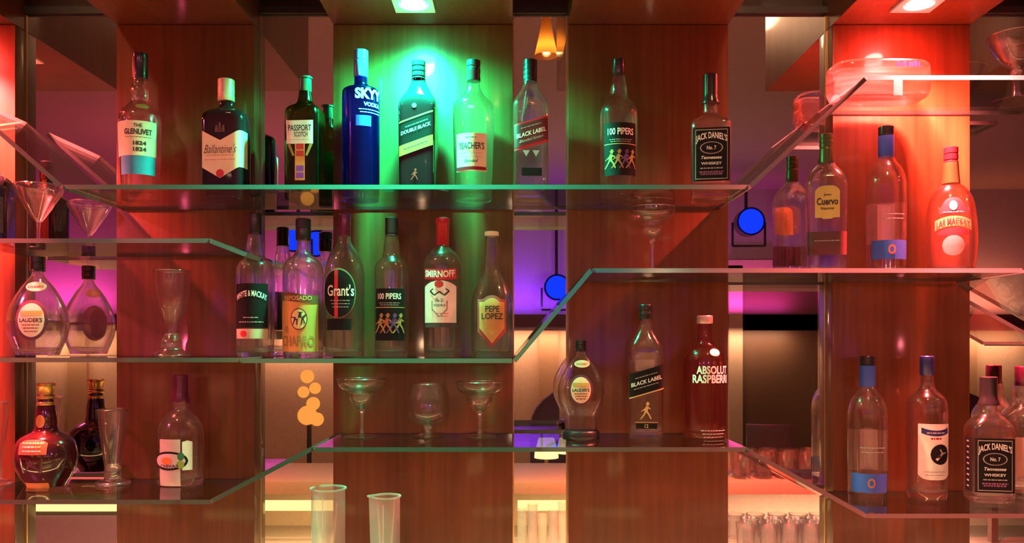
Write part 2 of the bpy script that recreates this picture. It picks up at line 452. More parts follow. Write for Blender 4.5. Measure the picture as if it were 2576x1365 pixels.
plate([(158, 470), (1883, 470)], 'long top glass shelf carrying nine bottles')
plate([(1888, 468), (2177, 198)], 'sloping glass plate climbing right from the top shelf')
plate([(2182, 195), (2760, 195)], 'highest glass shelf at the right carrying the clear dish and cocktail glass')
plate([(-120, 605), (528, 605)], 'left glass shelf under the martini glass')
plate([(533, 607), (621, 641)], 'short sloping glass plate running down to the black labelled bottle', y1=1.655)
plate([(-120, 905), (603, 905)], 'left middle glass shelf under the round clear bottle and tall footed glass')
plate([(606, 907), (1288, 907)], 'middle glass shelf carrying a row of six bottles')
plate([(1294, 908), (1488, 678)], 'steep sloping glass plate right of the six bottles')
plate([(1493, 680), (2572, 680)], 'right glass shelf carrying the margarita glass and three red lit bottles')
plate([(2577, 683), (2895, 862)], 'sloping glass plate running down from the right shelf past the right edge')
plate([(2900, 865), (3300, 865)], 'glass shelf past the right edge at the height of the lens')
plate([(-120, 1262), (529, 1262)], 'lower left glass shelf under the dark red flagon')
plate([(534, 1259), (787, 1127)], 'sloping glass plate above the measuring cylinders')
plate([(792, 1130), (1878, 1130)], 'lower middle glass shelf carrying three stem glasses and three bottles')
plate([(1883, 1134), (2173, 1294)], 'sloping glass plate dropping to the lower right shelf')
plate([(2178, 1297), (2760, 1297)], 'lower right glass shelf under the blue banded bottle')
ZA, ZL, ZR, ZM, ZM2, ZLL, ZLM, ZLR, ZTR = ztop(470), ztop(605), ztop(680), ztop(905), ztop(907), ztop(1262), ztop(1130), ztop(1297), ztop(195)
# ------------------------------------------------------------------ bottles, top shelf
ROW1 = 'bottles on the top shelf'
b = Bottle('whisky_bottle', 'clear bottle with cream label and teal band, leftmost on the top shelf', 'bottle', 353, ZA,
    [(137, 17), (199, 17), (212, 18), (227, 23), (250, 24), (257, 23), (266, 29), (282, 43), (294, 49), (320, 51), (400, 48), (470, 45), (505, 44)], CLEAR, rot=13, group=ROW1)
b.cap([(136, 15), (137.5, 18), (150, 18.5), (152, 17.5), (197, 18), (199.5, 18)], BLACK)
l = b.patch('label', CREAM, -66, 50, 316, 401)
b.text('THE', 4, 328, 20, 9, TEXTB, l); b.text('GLENLIVET', 4, 343, 66, 14, TEXTB, l, bold=.03)
b.lines(TEXTB, 4, [356], 62, 1.2, l); b.text('1824', 8, 371, 30, 10, TEXTB, l, bold=.03); b.text('1824', 8, 386, 30, 10, TEXTB, l, bold=.03)
b.patch('band', TEAL, -44, 46, 401.5, 447, label='teal blue paper band')
b.oval('shoulder_seal', OLIVE, 12, 277, 16, 7)

b = Bottle('whisky_bottle', 'square near-black bottle with a chevron-edged cream label and pale cap', 'bottle', 569, ZA,
    [(252, 17), (262, 17), (270, 18), (277, 32, 2.6), (285, 48, 3.6), (293, 53, 5), (310, 54, 7), (450, 54, 7), (500, 53, 7), (507, 51, 6)], DARKB, depth=.62, e=2, rot=-6, group=ROW1, base=False)
b.cap([(201, 18.5), (203, 20.5), (238, 20.5), (239, 19.5), (240.5, 19.5), (241.5, 20.5), (254, 20.5), (256, 19)], M('pale gold cap', (.78, .66, .42), .35, .3))
l = b.patch('label', CREAM, -47, 84, lambda u: 361-.52*abs(u) if u < 47 else 337, lambda u: 455-.58*abs(u) if u < 47 else 428)
b.text("Ballantine's", 0, 382, 84, 22, M('dark brown ink', (.10, .03, .02), .6), l, shear=.45, bold=-.005)
b.lines(TEXTR, 0, [398], 70, 1.2, l); b.lines(TEXTR, 0, [409], 80, 1.2, l)
b.oval('wax_seal', RED, 0, 443, 10, 10, off=.0016)
b.polys('crest', M('faded crest ink', (.12, .07, .07), .6), 0, 330, 22, [[(-.6, -.5), (.6, -.5), (.6, -.42), (-.6, -.42)], bar((-.45, -.4), (-.4, .3), .3), bar((.45, -.4), (.4, .3), .3), bar((0, -.4), (0, .6), .35), bar((-.25, -.2), (.25, -.2), .5)])

b = Bottle('whisky_bottle', 'square dark green bottle with a white square label and gold stripe', 'bottle', 768, ZA,
    [(196, 15), (228, 15), (238, 16), (258, 20), (266, 26, 2.4), (273, 36, 3.4), (283, 42, 5), (300, 43, 7), (450, 43, 7), (505, 42, 7)], GREENG, depth=1., rot=-4, group=ROW1)
b.cap([(194, 15), (195, 18), (199, 18), (200, 15.5), (231, 15.5), (232, 15)], M('green foil cap', (.05, .16, .10), .3, .5))
l = b.patch('label', WHITE, -33, 33, 314, 372)
b.text('PASSPORT', 0, 333, 58, 15, TEXTB, l, bold=.02); b.text('SCOTCH', 3, 349, 34, 12, TEXTB, l); b.lines(GREY, 0, [362], 52, 1.2, l)
l = b.patch('stripe_label', GOLDP, -12, 13, 372, 462, label='gold stripe label')
for y, m_ in ((379, RED), (396, RED), (433, PURPLE), (450, PURPLE)): b.patch('emblem', m_, -9, 10, y-7, y+7, l, .0013)
b.polys('arms', OLIVE, 0, 388, 34, [bar((-.8, .45), (-.45, -.4), .22), bar((.85, .45), (.5, -.4), .22)])

b = Bottle('vodka_bottle', 'tall deep blue bottle with light blue cap and white lettering', 'bottle', 908, ZA,
    [(192, 16), (212, 17), (217, 19), (222, 30), (227, 42), (233, 46), (260, 47), (480, 46), (506, 44)], BLUEG, rot=22, group=ROW1)
b.cap([(128, 16), (129, 18), (152, 18), (153, 17), (154.5, 17), (155.5, 18), (194, 18), (196, 17)], M('light blue cap', (.12, .30, .72), .3, .4))
b.text('SKYY', 12, 248, 72, 27, TEXTW, bold=.045); b.text('VODKA', 20, 274, 46, 10, TEXTW, bold=.03); b.lines(TEXTW, 16, [287, 294], 62, 2)
b.patch('back_label', M('bright blue print', (.02, .05, .75), .5), -22, 16, 302, 328, off=.0009)

b = Bottle('whisky_bottle', 'tall square black bottle with slanted black and gold label before the green panel', 'bottle', 1053, ZA,
    [(195, 17), (206, 18), (220, 24), (236, 33, 2.4), (252, 43, 3.2), (262, 46, 4.5), (275, 47, 6), (400, 46, 7), (505, 45, 7)], DARKB, depth=.8, rot=-4, group=ROW1, base=False)
b.cap(ringcap(155, 200, 17.5), BLACK)
sl = .34
l = b.patch('label', BLACKP, -42, 42, lambda u: 305-sl*u, lambda u: 387-sl*u)
b.patch('gold_edge', GOLDP, -42, 42, lambda u: 302-sl*u, lambda u: 306-sl*u, l, .0012); b.patch('gold_band', GOLDP, -42, 42, lambda u: 362-sl*u, lambda u: 388-sl*u, l, .0012)
b.lines(GREY, 2, [320], 56, 2.2, l, slope=sl); b.text('DOUBLE BLACK', 0, 333, 74, 9, TEXTW, l, slope=sl, bold=.02); b.lines(TEXTB, 0, [375], 60, 2, l, slope=sl, off=.0018)
b.polys('figure', TEXTR, -4, 448, 24, STRIDER); b.oval('neck_medal', OLIVE, -4, 276, 6, 6)

b = Bottle('whisky_bottle', 'clear round shouldered bottle with cream label, right of the green light', 'bottle', 1191, ZA,
    [(200, 16), (214, 17), (226, 20), (240, 27), (250, 36), (260, 46), (272, 51), (300, 52), (440, 48), (500, 47), (505, 45)], CLEAR, group=ROW1, rot=-2)
b.cap([(153, 16), (154.5, 17.5), (168, 17.5), (169.5, 16), (172, 16), (173.5, 17.5), (186, 17.5), (188, 16.5), (203, 18), (206, 17)], BLACK)
l = b.patch('label', CREAM, -44, 38, 347, 440)
b.text("TEACHER'S", -2, 378, 66, 17, TEXTB, l, bold=.02); b.lines(TEXTB, -2, [358], 26, 2, l); b.lines(GREY, -2, [396, 405], 60, 1.3, l); b.text('Blended', -2, 415, 34, 8, TEXTB, l, shear=.4)
b.patch('label_foot', REDCAP, -43, 37, 429, 437, l, .0013); b.oval('glass_seal', M('embossed gold seal', (.5, .42, .2), .4), -1, 283, 9, 4)

b = Bottle('whisky_bottle', 'clear square bottle with slanted dark red label before the narrow mirror', 'bottle', 1334, ZA,
    [(196, 16), (210, 17), (224, 22), (240, 31, 2.3), (256, 41, 3), (266, 44, 4.5), (280, 44, 6), (500, 43, 7), (505, 42, 7)], CLEAR, depth=.85, rot=3, group=ROW1)
b.cap(ringcap(152, 208, 17.5, 4), BLACK)
sl = .3
l = b.patch('label', RED, -43, 43, lambda u: 311-sl*u, lambda u: 377-sl*u)
b.patch('label_field', M('maroon paper', (.10, .008, .015), .5), -42, 42, lambda u: 316-sl*u, lambda u: 371-sl*u, l, .0011)
b.lines(GREY, 0, [326], 52, 2, l, slope=sl); b.text('BLACK LABEL', 0, 343, 72, 11, TEXTW, l, slope=sl, bold=.02); b.text('Blended Scotch', 0, 358, 60, 7, GREY, l, slope=sl, shear=.3)
b.patch('foot_label', BLACKP, -24, 26, 430, 450); b.polys('glasses_print', GREY, -2, 396, 22, [[(-.9, .4), (-.1, .4), (-.5, -.3)], [(.2, .4), (1., .4), (.6, -.3)]])

b = Bottle('whisky_bottle', 'clear round bottle with black label and marching figures on the top shelf', 'bottle', 1556, ZA,
    [(184, 14), (194, 15), (205, 17), (216, 20), (240, 22), (250, 26), (262, 37), (274, 44), (288, 47), (320, 47), (500, 45), (505, 43)], CLEAR, group=ROW1)
b.cap([(150, 14), (151.5, 16), (186, 16), (188, 15)], BLACK)
def pipers(b, y0, y1, w, ym):
    l = b.patch('label', BLACKP, -w, w, y0, y1)
    b.text('100 PIPERS', 0, y0+(ym-y0)*.42, w*1.5, (ym-y0)*.32, TEXTW, l, bold=.02); b.lines(GREY, 0, [ym-10, ym-5], w*1.3, 1.8, l)
    for i, (u, m_) in enumerate(((-.62, M('dull gold ink', (.4, .28, .08), .5)), (-.2, M('dull orange ink', (.42, .13, .04), .5)), (.22, M('dull violet ink', (.12, .05, .22), .5)), (.6, M('dull gold ink', (.4, .28, .08), .5)))):
        h = y1-ym
        b.polys('piper_print', m_, u*w, (ym+y1)/2+2, h*.5, STRIDER, l)
    b.patch('rule', TEXTG, -w, w, ym, ym+1.6, l, .0013)
    return l
pipers(b, 320, 450, 44, 372)

b = Bottle('whisky_bottle', 'square clear bottle with black label and black cap, rightmost on the top shelf', 'bottle', 1787, ZA,
    [(250, 17), (284, 18), (292, 22, 2.4), (300, 34, 3), (309, 46, 4), (318, 49, 6), (335, 49, 8), (500, 48, 8), (505, 46, 8)], CLEAR, depth=.9, rot=-10, group=ROW1, Y=1.645)
def jd(b, w, y0, y1, ul=0):
    h = y1-y0; l = b.patch('label', BLACKP, ul-w, ul+w, y0, y1)
    for a0, a1, t, q in ((-.86, .86, .035, .05), (-.86, .86, .95, .965)): b.patch('border', GREY, ul+w*a0, ul+w*a1, y0+h*t, y0+h*q, l, .0013)
    for a in (-.86, .83): b.patch('border', GREY, ul+w*a, ul+w*(a+.03), y0+h*.04, y0+h*.96, l, .0013)
    b.text("JACK DANIEL'S", ul, y0+h*.16, w*1.66, h*.16, TEXTW, l, arch=h*.07, bold=.02)
    b.oval('oval_frame', GREY, ul, y0+h*.38, w*.62, h*.115, l, .0012); b.oval('oval_field', BLACKP, ul, y0+h*.38, w*.56, h*.1, l, .0016)
    b.text('No. 7', ul, y0+h*.38, w*.5, h*.07, TEXTW, l, off=.0022)
    b.text('Tennessee', ul, y0+h*.56, w*1.1, h*.06, TEXTW, l, shear=.3); b.text('WHISKEY', ul, y0+h*.67, w*1.1, h*.05, TEXTW, l)
    b.lines(GREY, ul, [y0+h*.76], w*1.2, 3, l); b.lines(M('violet ink', (.25, .08, .22), .6), ul, [y0+h*.83, y0+h*.87], w*1.3, 4, l)
b.cap([(188, 15), (190, 18), (240, 18), (250, 19), (258, 22), (262, 22)], BLACK)
jd(b, 45, 332, 464)

# ------------------------------------------------------------------ right shelf
ROW2 = 'bottles on the red lit right shelf'
b = Bottle('tequila_bottle', 'clear square shouldered bottle with arched gold label and ribbed cap', 'bottle', 2078, ZR,
    [(400, 18), (410, 21), (416, 24), (426, 32, 2.6), (440, 42, 3.2), (452, 47, 4), (470, 49, 5), (600, 47, 5), (692, 46, 5)], CLEAR, depth=.8, rot=-16, group=ROW2)
b.cap(ringcap(338, 378, 16.5, 3)+[(379, 16.5), (412, 18)], M('green and copper cap', (.10, .13, .05), .3, .6))
l = b.patch('label', GOLDP, -29, 29, lambda u: 474+ (abs(u)/29)**4*14, lambda u: 553+(3 if abs(u) < 12 else 0))
b.text('Jose', 0, 497, 18, 8, TEXTB, l, bold=.02); b.text('Cuervo', 0, 513, 50, 18, TEXTB, l, bold=.03); b.text('Especial', 0, 531, 30, 8, TEXTB, l)
l = b.patch('band', M('dark maroon band', (.07, .012, .014), .5), -50, 50, 587, 645, label='dark maroon band'); b.lines(GREY, 0, [610], 60, 2, l)

def bluevodka(cx, sz, y0, rot, label, grp):
    d = y0-319
    b = Bottle('vodka_bottle', label, 'bottle', cx, sz, [(392+d, 17), (399+d, 20), (410+d, 26), (422+d, 35), (440+d, 43), (458+d, 47), (480+d, 48), (640+d, 47), (690+d, 46)], CLEAR, rot=rot, group=grp)
    b.cap([(319+d, 17), (321+d, 19), (340+d, 19), (341+d, 18), (343+d, 18)], BLACK); b.cap([(343.5+d, 19), (394+d, 19), (396+d, 18)], BLUE, 'neck_sleeve', 'blue foil neck sleeve')
    b.patch('back_label', M('pale printed back label', (.72, .52, .47), .6), -34, 10, 507+d, 610+d, back=True); b.lines(GREY, 6, [545+d, 556+d], 60, 2)
    l = b.patch('band', BLUE, -48, 48, 609+d, 656+d, label='royal blue paper band'); b.oval('emblem', M('copper emblem', (.45, .16, .08), .5), 2, 632+d, 9, 12, l, .0013); b.oval('emblem_heart', BLUE, 2, 632+d, 5, 7, l, .0018)
    return b
bluevodka(2229, ZR, 319, -10, 'clear bottle with purple blue neck sleeve and royal blue band before the red panel', ROW2)

b = Bottle('whisky_bottle', 'clear pear shaped bottle with dark red cap and arched maroon label', 'bottle', 2392, ZR,
    [(405, 16), (440, 18), (462, 20), (468, 26), (480, 38), (495, 47), (519, 54), (560, 59), (600, 61), (640, 59), (670, 55), (694, 50)], CLEAR, depth=.75, rot=-20, group=ROW2)
b.cap(ringcap(371, 409, 17, 2), REDCAP)
b.cap([(410, 17.4), (440, 19.2), (463, 21.5), (464, 20)], M('green and gold neck foil', (.12, .10, .03), .3, .6), 'neck_foil', 'dark green neck foil')
l = b.patch('label', M('maroon label paper', (.13, .012, .02), .5), -32, 32, lambda u: 502+abs(u/32)**2.6*36, 543); b.oval('portrait', M('pink medallion', (.75, .32, .30), .6), 0, 523, 9, 12, l, .0013); b.lines(GREY, 0, [539], 46, 2, l)
l = b.patch('name_band', M('orange paper', (.70, .22, .07), .6), -42, 42, lambda u: 549+u*u*.006, lambda u: 574+u*u*.006, label='orange name band'); b.text('LAS MACKAY', 0, 561, 76, 15, TEXTB, l, arch=10, bold=.02)
b.patch('crescent', M('maroon label paper', (.13, .012, .02), .5), -36, 36, lambda u: 578+u*u*.008, lambda u: 598-abs(u)*.06); b.oval('roundel', M('pink paper disc', (.75, .30, .28), .6), 0, 622, 25, 25)

# ------------------------------------------------------------------ middle shelf
ROW3 = 'bottles on the middle shelf'
def lauders(cx, sz, y0, s, rot, label, grp, foot, e=2.2):
    g = lambda y: y0+(y-645)*s
    b = Bottle('whisky_bottle', label, 'bottle', cx, sz, [(g(678), 13*s), (g(690), 15*s), (g(699), 20*s), (g(718), 36*s), (g(751), 57*s), (g(780), 70*s), (g(808), 75*s), (g(838), 73*s), (g(862), 65*s), (g(880), 57*s), (g(893), 52*s)], CLEAR, depth=.46, e=e, rot=rot, group=grp)
    b.cap(ringcap(g(645), g(683), 18*s, 2), BLACK)
    l = b.oval('label', M('purple brown ring', (.10, .03, .06), .5), 0, g(806), 39*s, 50*s); b.oval('label_field', CREAM, 0, g(806), 32*s, 42*s, l, .0012)
    b.text("LAUDER'S", 0, g(806), 54*s, 11*s, TEXTB, l, bold=.03, off=.002); b.patch('gold_arch', GOLDP, -26*s, 26*s, g(783), g(794), l, .0017)
    b.lines(REDCAP, 0, [g(818), g(826), g(834)], 40*s, 2, l, off=.002)
    n = b.oval('neck_label', CREAM, 4*s, g(722), 25*s, 12*s, off=.0008); b.text("LAUDER'S", 4*s, g(722), 36*s, 6*s, TEXTR, n, off=.0016)
    return b
lauders(95, ZM, 645, 1., 4, 'large round flask shaped clear bottle with oval label, far left above the flagon', None, 0)
b = Bottle('whisky_bottle', 'clear bottle with black label, leftmost of six on the middle shelf', 'bottle', 642, ZM2,
    [(586, 18), (600, 18), (612, 20), (628, 22), (642, 23), (652, 29), (662, 40), (672, 45), (690, 47), (880, 46), (898, 44)], CLEAR, rot=3, group=ROW3)
b.cap([(537, 15), (539, 17), (588, 17), (590, 16)], BLACK)
l = b.patch('label', BLACKP, -46, 44, 716, 825); b.text('WHYTE & MACKAY', 0, 740, 80, 15, TEXTW, l, arch=12, bold=.02); b.lines(GREY, 0, [800], 36, 2.5, l); b.lines(GREY, 0, [811], 62, 2.5, l)
l = b.patch('foot_label', M('beige paper', (.6, .5, .36), .6), -45, 44, 828, 852); b.oval('seal', RED, -18, 840, 9, 8, l, .0013)
b = Bottle('tequila_bottle', 'bottle with large gold label and black cap, second of six on the middle shelf', 'bottle', 763, ZM2,
    [(602, 15), (620, 16), (632, 18), (641, 23), (652, 36), (664, 45), (680, 50), (700, 51), (880, 50), (898, 48)], CLEAR, rot=-5, group=ROW3)
b.cap([(551, 17), (553, 19), (572, 19), (573, 18), (574.5, 18), (575.5, 19), (604, 19), (606, 18)], BLACK)
l = b.patch('label', GOLDP, -56, 56, lambda u: 741+math.sin(u/26)*4, 884)
b.patch('top_band', M('brown ink band', (.16, .07, .03), .5), -56, 56, lambda u: 741+math.sin(u/26)*4, lambda u: 762+math.sin(u/26)*4, l, .0012); b.text('REPOSADO', 2, 752, 70, 11, TEXTG, l, off=.002)
b.oval('emblem', M('brown ink band', (.16, .07, .03), .5), 6, 804, 21, 27, l, .0012); b.oval('emblem_field', M('straw paper', (.75, .65, .28), .5), 6, 804, 18, 24, l, .0016)
b.polys('rider', TEXTB, 6, 803, 20, [bar((-.5, 0), (.5, .1), .42), bar((.1, .1), (.2, .75), .4), bar((.45, .1), (.85, .5), .25), bar((-.45, 0), (-.7, -.75), .18), bar((-.2, 0), (-.2, -.8), .18), bar((.4, 0), (.3, -.8), .18), bar((.5, 0), (.75, -.65), .16), bar((-.5, .1), (-.9, .2), .16), [(-.1, .72), (.5, .72), (.5, .82), (-.1, .82)]], l, off=.0021)
b.text('EL', -26, 830, 14, 15, OLIVE, l, bold=.02); b.text('CHARRO', 0, 858, 88, 26, OLIVE, l, bold=.02)
b = Bottle('whisky_bottle', 'sloping shouldered bottle with oval dark label, third of six on the middle shelf', 'bottle', 867, ZM2,
    [(591, 14), (603, 15), (612, 17), (622, 23), (636, 33), (652, 41), (670, 46), (700, 49), (800, 49), (896, 48)], CLEAR, depth=.9, e=2.6, rot=-2, group=ROW3)
b.cap([(539, 13), (541, 15), (593, 15), (595, 14)], M('dark plum cap', (.10, .012, .05), .25, coat=.3))
l = b.oval('label', M('dark bottle green ring', (.20, .18, .08), .4), -6, 740, 44, 62); b.oval('label_field', BLACKP, -6, 741, 42, 59, l, .0011)
b.text("Grant's", 0, 733, 66, 28, TEXTW, l, bold=.015, off=.0017); b.lines(GREY, 0, [758, 766, 774], 50, 2, l, off=.0017)
b.patch('ribbon', RED, -15, -6, 682, 799, l, .0014); b.patch('foot_label', BLACKP, -36, 26, 803, 831)
b = Bottle('whisky_bottle', 'clear bottle with black label and marching figures, fourth of six on the middle shelf', 'bottle', 985, ZM2,
    [(588, 16), (600, 17), (614, 20), (632, 21), (645, 24), (654, 32), (666, 40), (682, 43), (700, 43), (880, 42), (898, 40)], CLEAR, group=ROW3)
b.cap(ringcap(548, 594, 16.5, 1), BLACK); pipers(b, 728, 857, 40, 774)
b = Bottle('vodka_bottle', 'clear bottle with red cap, red banner and white label on the middle shelf', 'bottle', 1113, ZM2,
    [(612, 15), (622, 18), (630, 27), (640, 37), (655, 45), (670, 48), (690, 48), (880, 47), (898, 45)], CLEAR, rot=-3, group=ROW3)
b.cap([(548, 15), (550, 17.5), (564, 17.5), (566, 16), (617, 17), (619, 16)], M('bright red cap', (.40, .015, .03), .25, coat=.5))
l = b.patch('banner', RED, -47, 44, lambda u: 681-u*u*.0015, lambda u: 707-u*u*.0015); b.text('SMIRNOFF', -2, 693, 80, 17, TEXTW, l, arch=-3, bold=.03)
l = b.patch('label', WHITE, -46, 44, lambda u: 709+(abs(u)/44)**2*14 if abs(u) > 8 else 709, 813)
b.oval('crown', RED, -2, 718, 11, 9, l, .0013); b.polys('scroll', TEXTB, -1, 738, 30, [bar((-.8, .1), (-.4, -.25), .16), bar((-.4, -.25), (0, .05), .14), bar((0, .05), (.4, -.25), .14), bar((.4, -.25), (.8, .1), .16), bar((-.8, .1), (-.5, .3), .12), bar((.8, .1), (.5, .3), .12), bar((-.62, -.7), (-.62, -1.4), .06), bar((.62, -.7), (.62, -1.4), .06), bar((-.62, -1.4), (0, -2.0), .06), bar((.62, -1.4), (0, -2.0), .06)], l)
b.text('No 21', -1, 758, 18, 9, TEXTB, l); b.text('VODKA', -1, 770, 30, 6, TEXTB, l); b.lines(TEXTR, 6, [790, 797], 30, 1.6, l)
b.patch('foot_band', M('grey black strip', (.05, .05, .055), .5), -46, 44, 815, 824)
b = Bottle('tequila_bottle', 'long necked clear bottle with shield label, rightmost of six on the middle shelf', 'bottle', 1237, ZM2,
    [(588, 16), (600, 17), (650, 18), (675, 20), (690, 25), (708, 34), (728, 43), (750, 50), (775, 52), (880, 51), (898, 50)], CLEAR, depth=.9, e=2.8, rot=2, group=ROW3)
b.cap([(583, 15), (584, 18), (592, 18), (594, 17.5)], M('cream metal crown cap', (.75, .78, .6), .4))
def shield(w, y0, y1): return (lambda u: y0+(10 if abs(u) > w*.62 else 10*(abs(u)/(w*.62))**2)), (lambda u: y1-38*(abs(u)/w))
t_, bt = shield(36, 745, 873); l = b.patch('label', M('wine red paper', (.32, .05, .05), .5), -36, 36, t_, bt)
t_, bt = shield(31, 752, 864); b.patch('label_field', M('tan orange paper', (.55, .30, .10), .5), -31, 31, t_, bt, l, .0012)
b.text('PEPE', 1, 779, 34, 15, TEXTB, l, off=.002, bold=.02); b.text('LOPEZ', 1, 797, 52, 15, TEXTB, l, off=.002, bold=.02)
b.polys('agave', GOLDP, 0, 832, 15, [bar((0, -.6), (a, .6-abs(a)*.5), .22) for a in (-.9, -.45, 0, .45, .9)], l, off=.002)

# ------------------------------------------------------------------ lower middle shelf
ROW4 = 'bottles on the lower middle shelf'
b = lauders(1461, ZLM, 855, .775, -4, 'small round flask shaped bottle with oval label on the lower middle shelf', ROW4, 1)
b.cap([(1082, 44), (1086, 47), (1101, 47), (1103.5, 45)], BLACK, 'foot', 'black foot')
b = Bottle('whisky_bottle', 'square bottle with slanted black label and gold walking figure', 'bottle', 1624, ZLM,
    [(800, 13), (812, 14), (824, 18), (840, 26, 2.4), (856, 35, 3), (870, 41, 4), (886, 43, 6), (1090, 42, 7), (1102, 41, 7)], CLEAR, depth=.8, rot=-5, group=ROW4)
b.cap([(766, 15.5), (768, 17), (784, 17), (785.5, 16), (787, 16), (788, 17), (803, 17), (805, 16)], BLACK)
sl = .3
l = b.patch('label', BLACKP, -43, 43, lambda u: 928-sl*u, lambda u: 988-sl*u); b.patch('gold_edge', TEXTG, -43, 43, lambda u: 986-sl*u, lambda u: 989-sl*u, l, .0012)
b.lines(GREY, 0, [943], 56, 2, l, slope=sl); b.text('BLACK LABEL', 0, 957, 74, 10, TEXTW, l, slope=sl, bold=.02); b.lines(GREY, 0, [969], 62, 2, l, slope=sl)
b.polys('figure', TEXTG, -2, 1033, 36, STRIDER); l = b.patch('age_badge', BLACKP, -26, 26, 1062, 1075); b.text('12', 0, 1068, 9, 9, TEXTG, l); b.patch('rule', TEXTG, -28, 28, 1058, 1059.5)
b.patch('back_label', M('pale mauve paper', (.5, .38, .38), .6), -24, 24, 905, 935, back=True)
b = Bottle('vodka_bottle', 'red tinted round shouldered bottle with white capital lettering and silver cap', 'bottle', 1773, ZLM,
    [(812, 16), (818, 17), (840, 17), (860, 19), (868, 25), (878, 39), (890, 48), (905, 53), (925, 54), (1080, 53), (1096, 51), (1102, 46)], REDG, rot=2, group=ROW4)
b.cap([(794, 18), (796, 20), (812, 20), (814, 19)], M('satin pink silver cap', (.75, .6, .62), .3, .7))
b.text('ABSOLUT', 8, 929, 84, 20, TEXTW, bold=.03); b.text('RASPBERRI', 4, 951, 96, 21, TEXTW, bold=.03)
b.oval('medallion', M('silver medallion', (.7, .62, .62), .4, .4), 14, 886, 14, 9); b.lines(TEXTW, 10, [1078, 1086, 1094], 66, 1.6)

# ------------------------------------------------------------------ lower left shelf
CER = M('dark red glazed ceramic', (.05, .005, .010), .12, coat=1.)
b = Bottle('whisky_flagon', 'dark red glazed round flagon with gold stopper on the lower left shelf', 'flagon', 116, ZLL,
    [(992, 21), (998, 19), (1012, 20), (1032, 24), (1050, 26), (1070, 27), (1082, 30), (1090, 44), (1102, 62), (1120, 72), (1146, 76), (1170, 73), (1195, 62), (1212, 51), (1220, 46)], CER, depth=.85, rot=-2, base=False)
b.cap([(963, 19), (965, 22), (970, 23), (974, 20), (990, 17), (994, 18), (996, 22), (1001, 22), (1003, 20)], GOLD, 'stopper', 'fluted gold stopper')
b.cap([(1010, 20.5), (1011, 21), (1017, 22), (1018, 21.5)], GOLD, 'neck_ring', 'gold neck ring')
b.oval('badge', GOLD, -2, 1058, 12, 16); l = b.patch('label', M('bright red label', (.70, .10, .05), .5), -36, 36, lambda u: 1100+abs(u/36)**3*9, 1136)
b.lines(TEXTG, 0, [1108, 1117], 54, 4, l); b.lines(CREAM, 0, [1127], 46, 3, l)
b.polys('crest', M('embossed plum glaze', (.14, .04, .06), .2, coat=.6), 0, 1163, 36, [bar((-.6, -.5), (-.75, .5), .12), bar((.6, -.5), (.75, .5), .12), bar((-.5, -.45), (0, .4), .1), bar((.5, -.45), (0, .4), .1), bar((-.3, .3), (.3, -.2), .12), bar((.3, .3), (-.3, -.2), .12)])
b.patch('foot_label', M('orange foot label', (.75, .28, .08), .5), -30, 30, 1207, 1221)
b = Bottle('whisky_bottle', 'round shouldered clear bottle with dark plum cap right of the dark red flagon', 'bottle', 454, ZLL,
    [(1008, 17), (1020, 18), (1028, 21), (1038, 29), (1050, 42), (1064, 51), (1082, 57), (1100, 58), (1190, 58), (1212, 56), (1222, 52)], CLEAR, depth=.8, rot=-3)
b.cap([(942, 15), (944, 18), (980, 18.5), (995, 19.5), (1012, 22), (1014, 21)], M('dark plum cap', (.10, .012, .05), .25, coat=.3))
l = b.patch('label', M('silver foil paper', (.62, .58, .55), .35, .4), -36, 20, 1100, 1215); b.oval('oval_ring', BLACKP, -8, 1153, 46, 23, l, .0012); b.oval('oval_field', M('lilac silver paper', (.6, .5, .52), .4, .3), -8, 1153, 40, 18, l, .0016); b.oval('oval_heart', M('orange ink', (.75, .2, .04), .5), -14, 1153, 14, 9, l, .002)
b.text('CHIVAS', -8, 1166, 46, 8, TEXTB, l, off=.0024)
b.patch('side_label', WHITE, 24, 48, lambda u: 1103+abs(u-36)*.3, 1176); l = b.oval('green_seal', M('dark green ink', (.02, .12, .05), .5), 21, 1142, 8, 10, off=.0016); b.oval('olive_seal', M('olive ink', (.25, .27, .04), .5), 20, 1162, 9, 10, off=.0016)

# ------------------------------------------------------------------ lower right shelf
ROW5 = 'bottles on the lower right shelf'
bluevodka(2182, ZLR, 895, -14, 'clear bottle with bright blue neck sleeve and blue band on the lower right shelf', ROW5)
b = Bottle('vodka_bottle', 'clear bottle with white label and dark round emblem on the lower right shelf', 'bottle', 2332, ZLR,
    [(940, 15), (965, 16), (978, 20), (988, 31), (1002, 43), (1018, 48), (1040, 49), (1235, 47), (1252, 44)], CLEAR, rot=-8, group=ROW5)
b.cap([(895, 15), (897, 17), (942, 17.5), (944, 16)], NAVY)
l = b.patch('label', WHITE, -36, 46, 1062, lambda u: 1200-(abs(u-5)/41)**4*12)
b.patch('ribbon', NAVY, -28, 40, lambda u: 1078-(u-6)**2*.006, lambda u: 1092-(u-6)**2*.006, l, .0013); b.lines(GREY, 6, [1084], 44, 4, l, off=.0018); b.lines(REDCAP, 6, [1098], 26, 4, l)
b.oval('emblem', BLACKP, 16, 1137, 24, 25, l, .0013); b.polys('wolf_print', GREY, 16, 1137, 22, [bar((-.5, -.6), (.2, .1), .3), bar((.2, .1), (-.1, .6), .2), bar((.2, .1), (.7, .2), .16)], l, off=.0019)
b.lines(GREY, 4, [1180, 1188], 50, 2, l)
b = Bottle('whisky_bottle', 'square bottle with black label turned to show its side on the lower right shelf', 'bottle', 2487, ZLR,
    [(1010, 19), (1030, 21), (1040, 25, 2.4), (1052, 37, 3), (1064, 46, 4), (1074, 49, 6), (1100, 50, 8), (1240, 50, 8), (1252, 48, 8)], CLEAR, depth=.9, rot=-12, group=ROW5, Y=1.70)
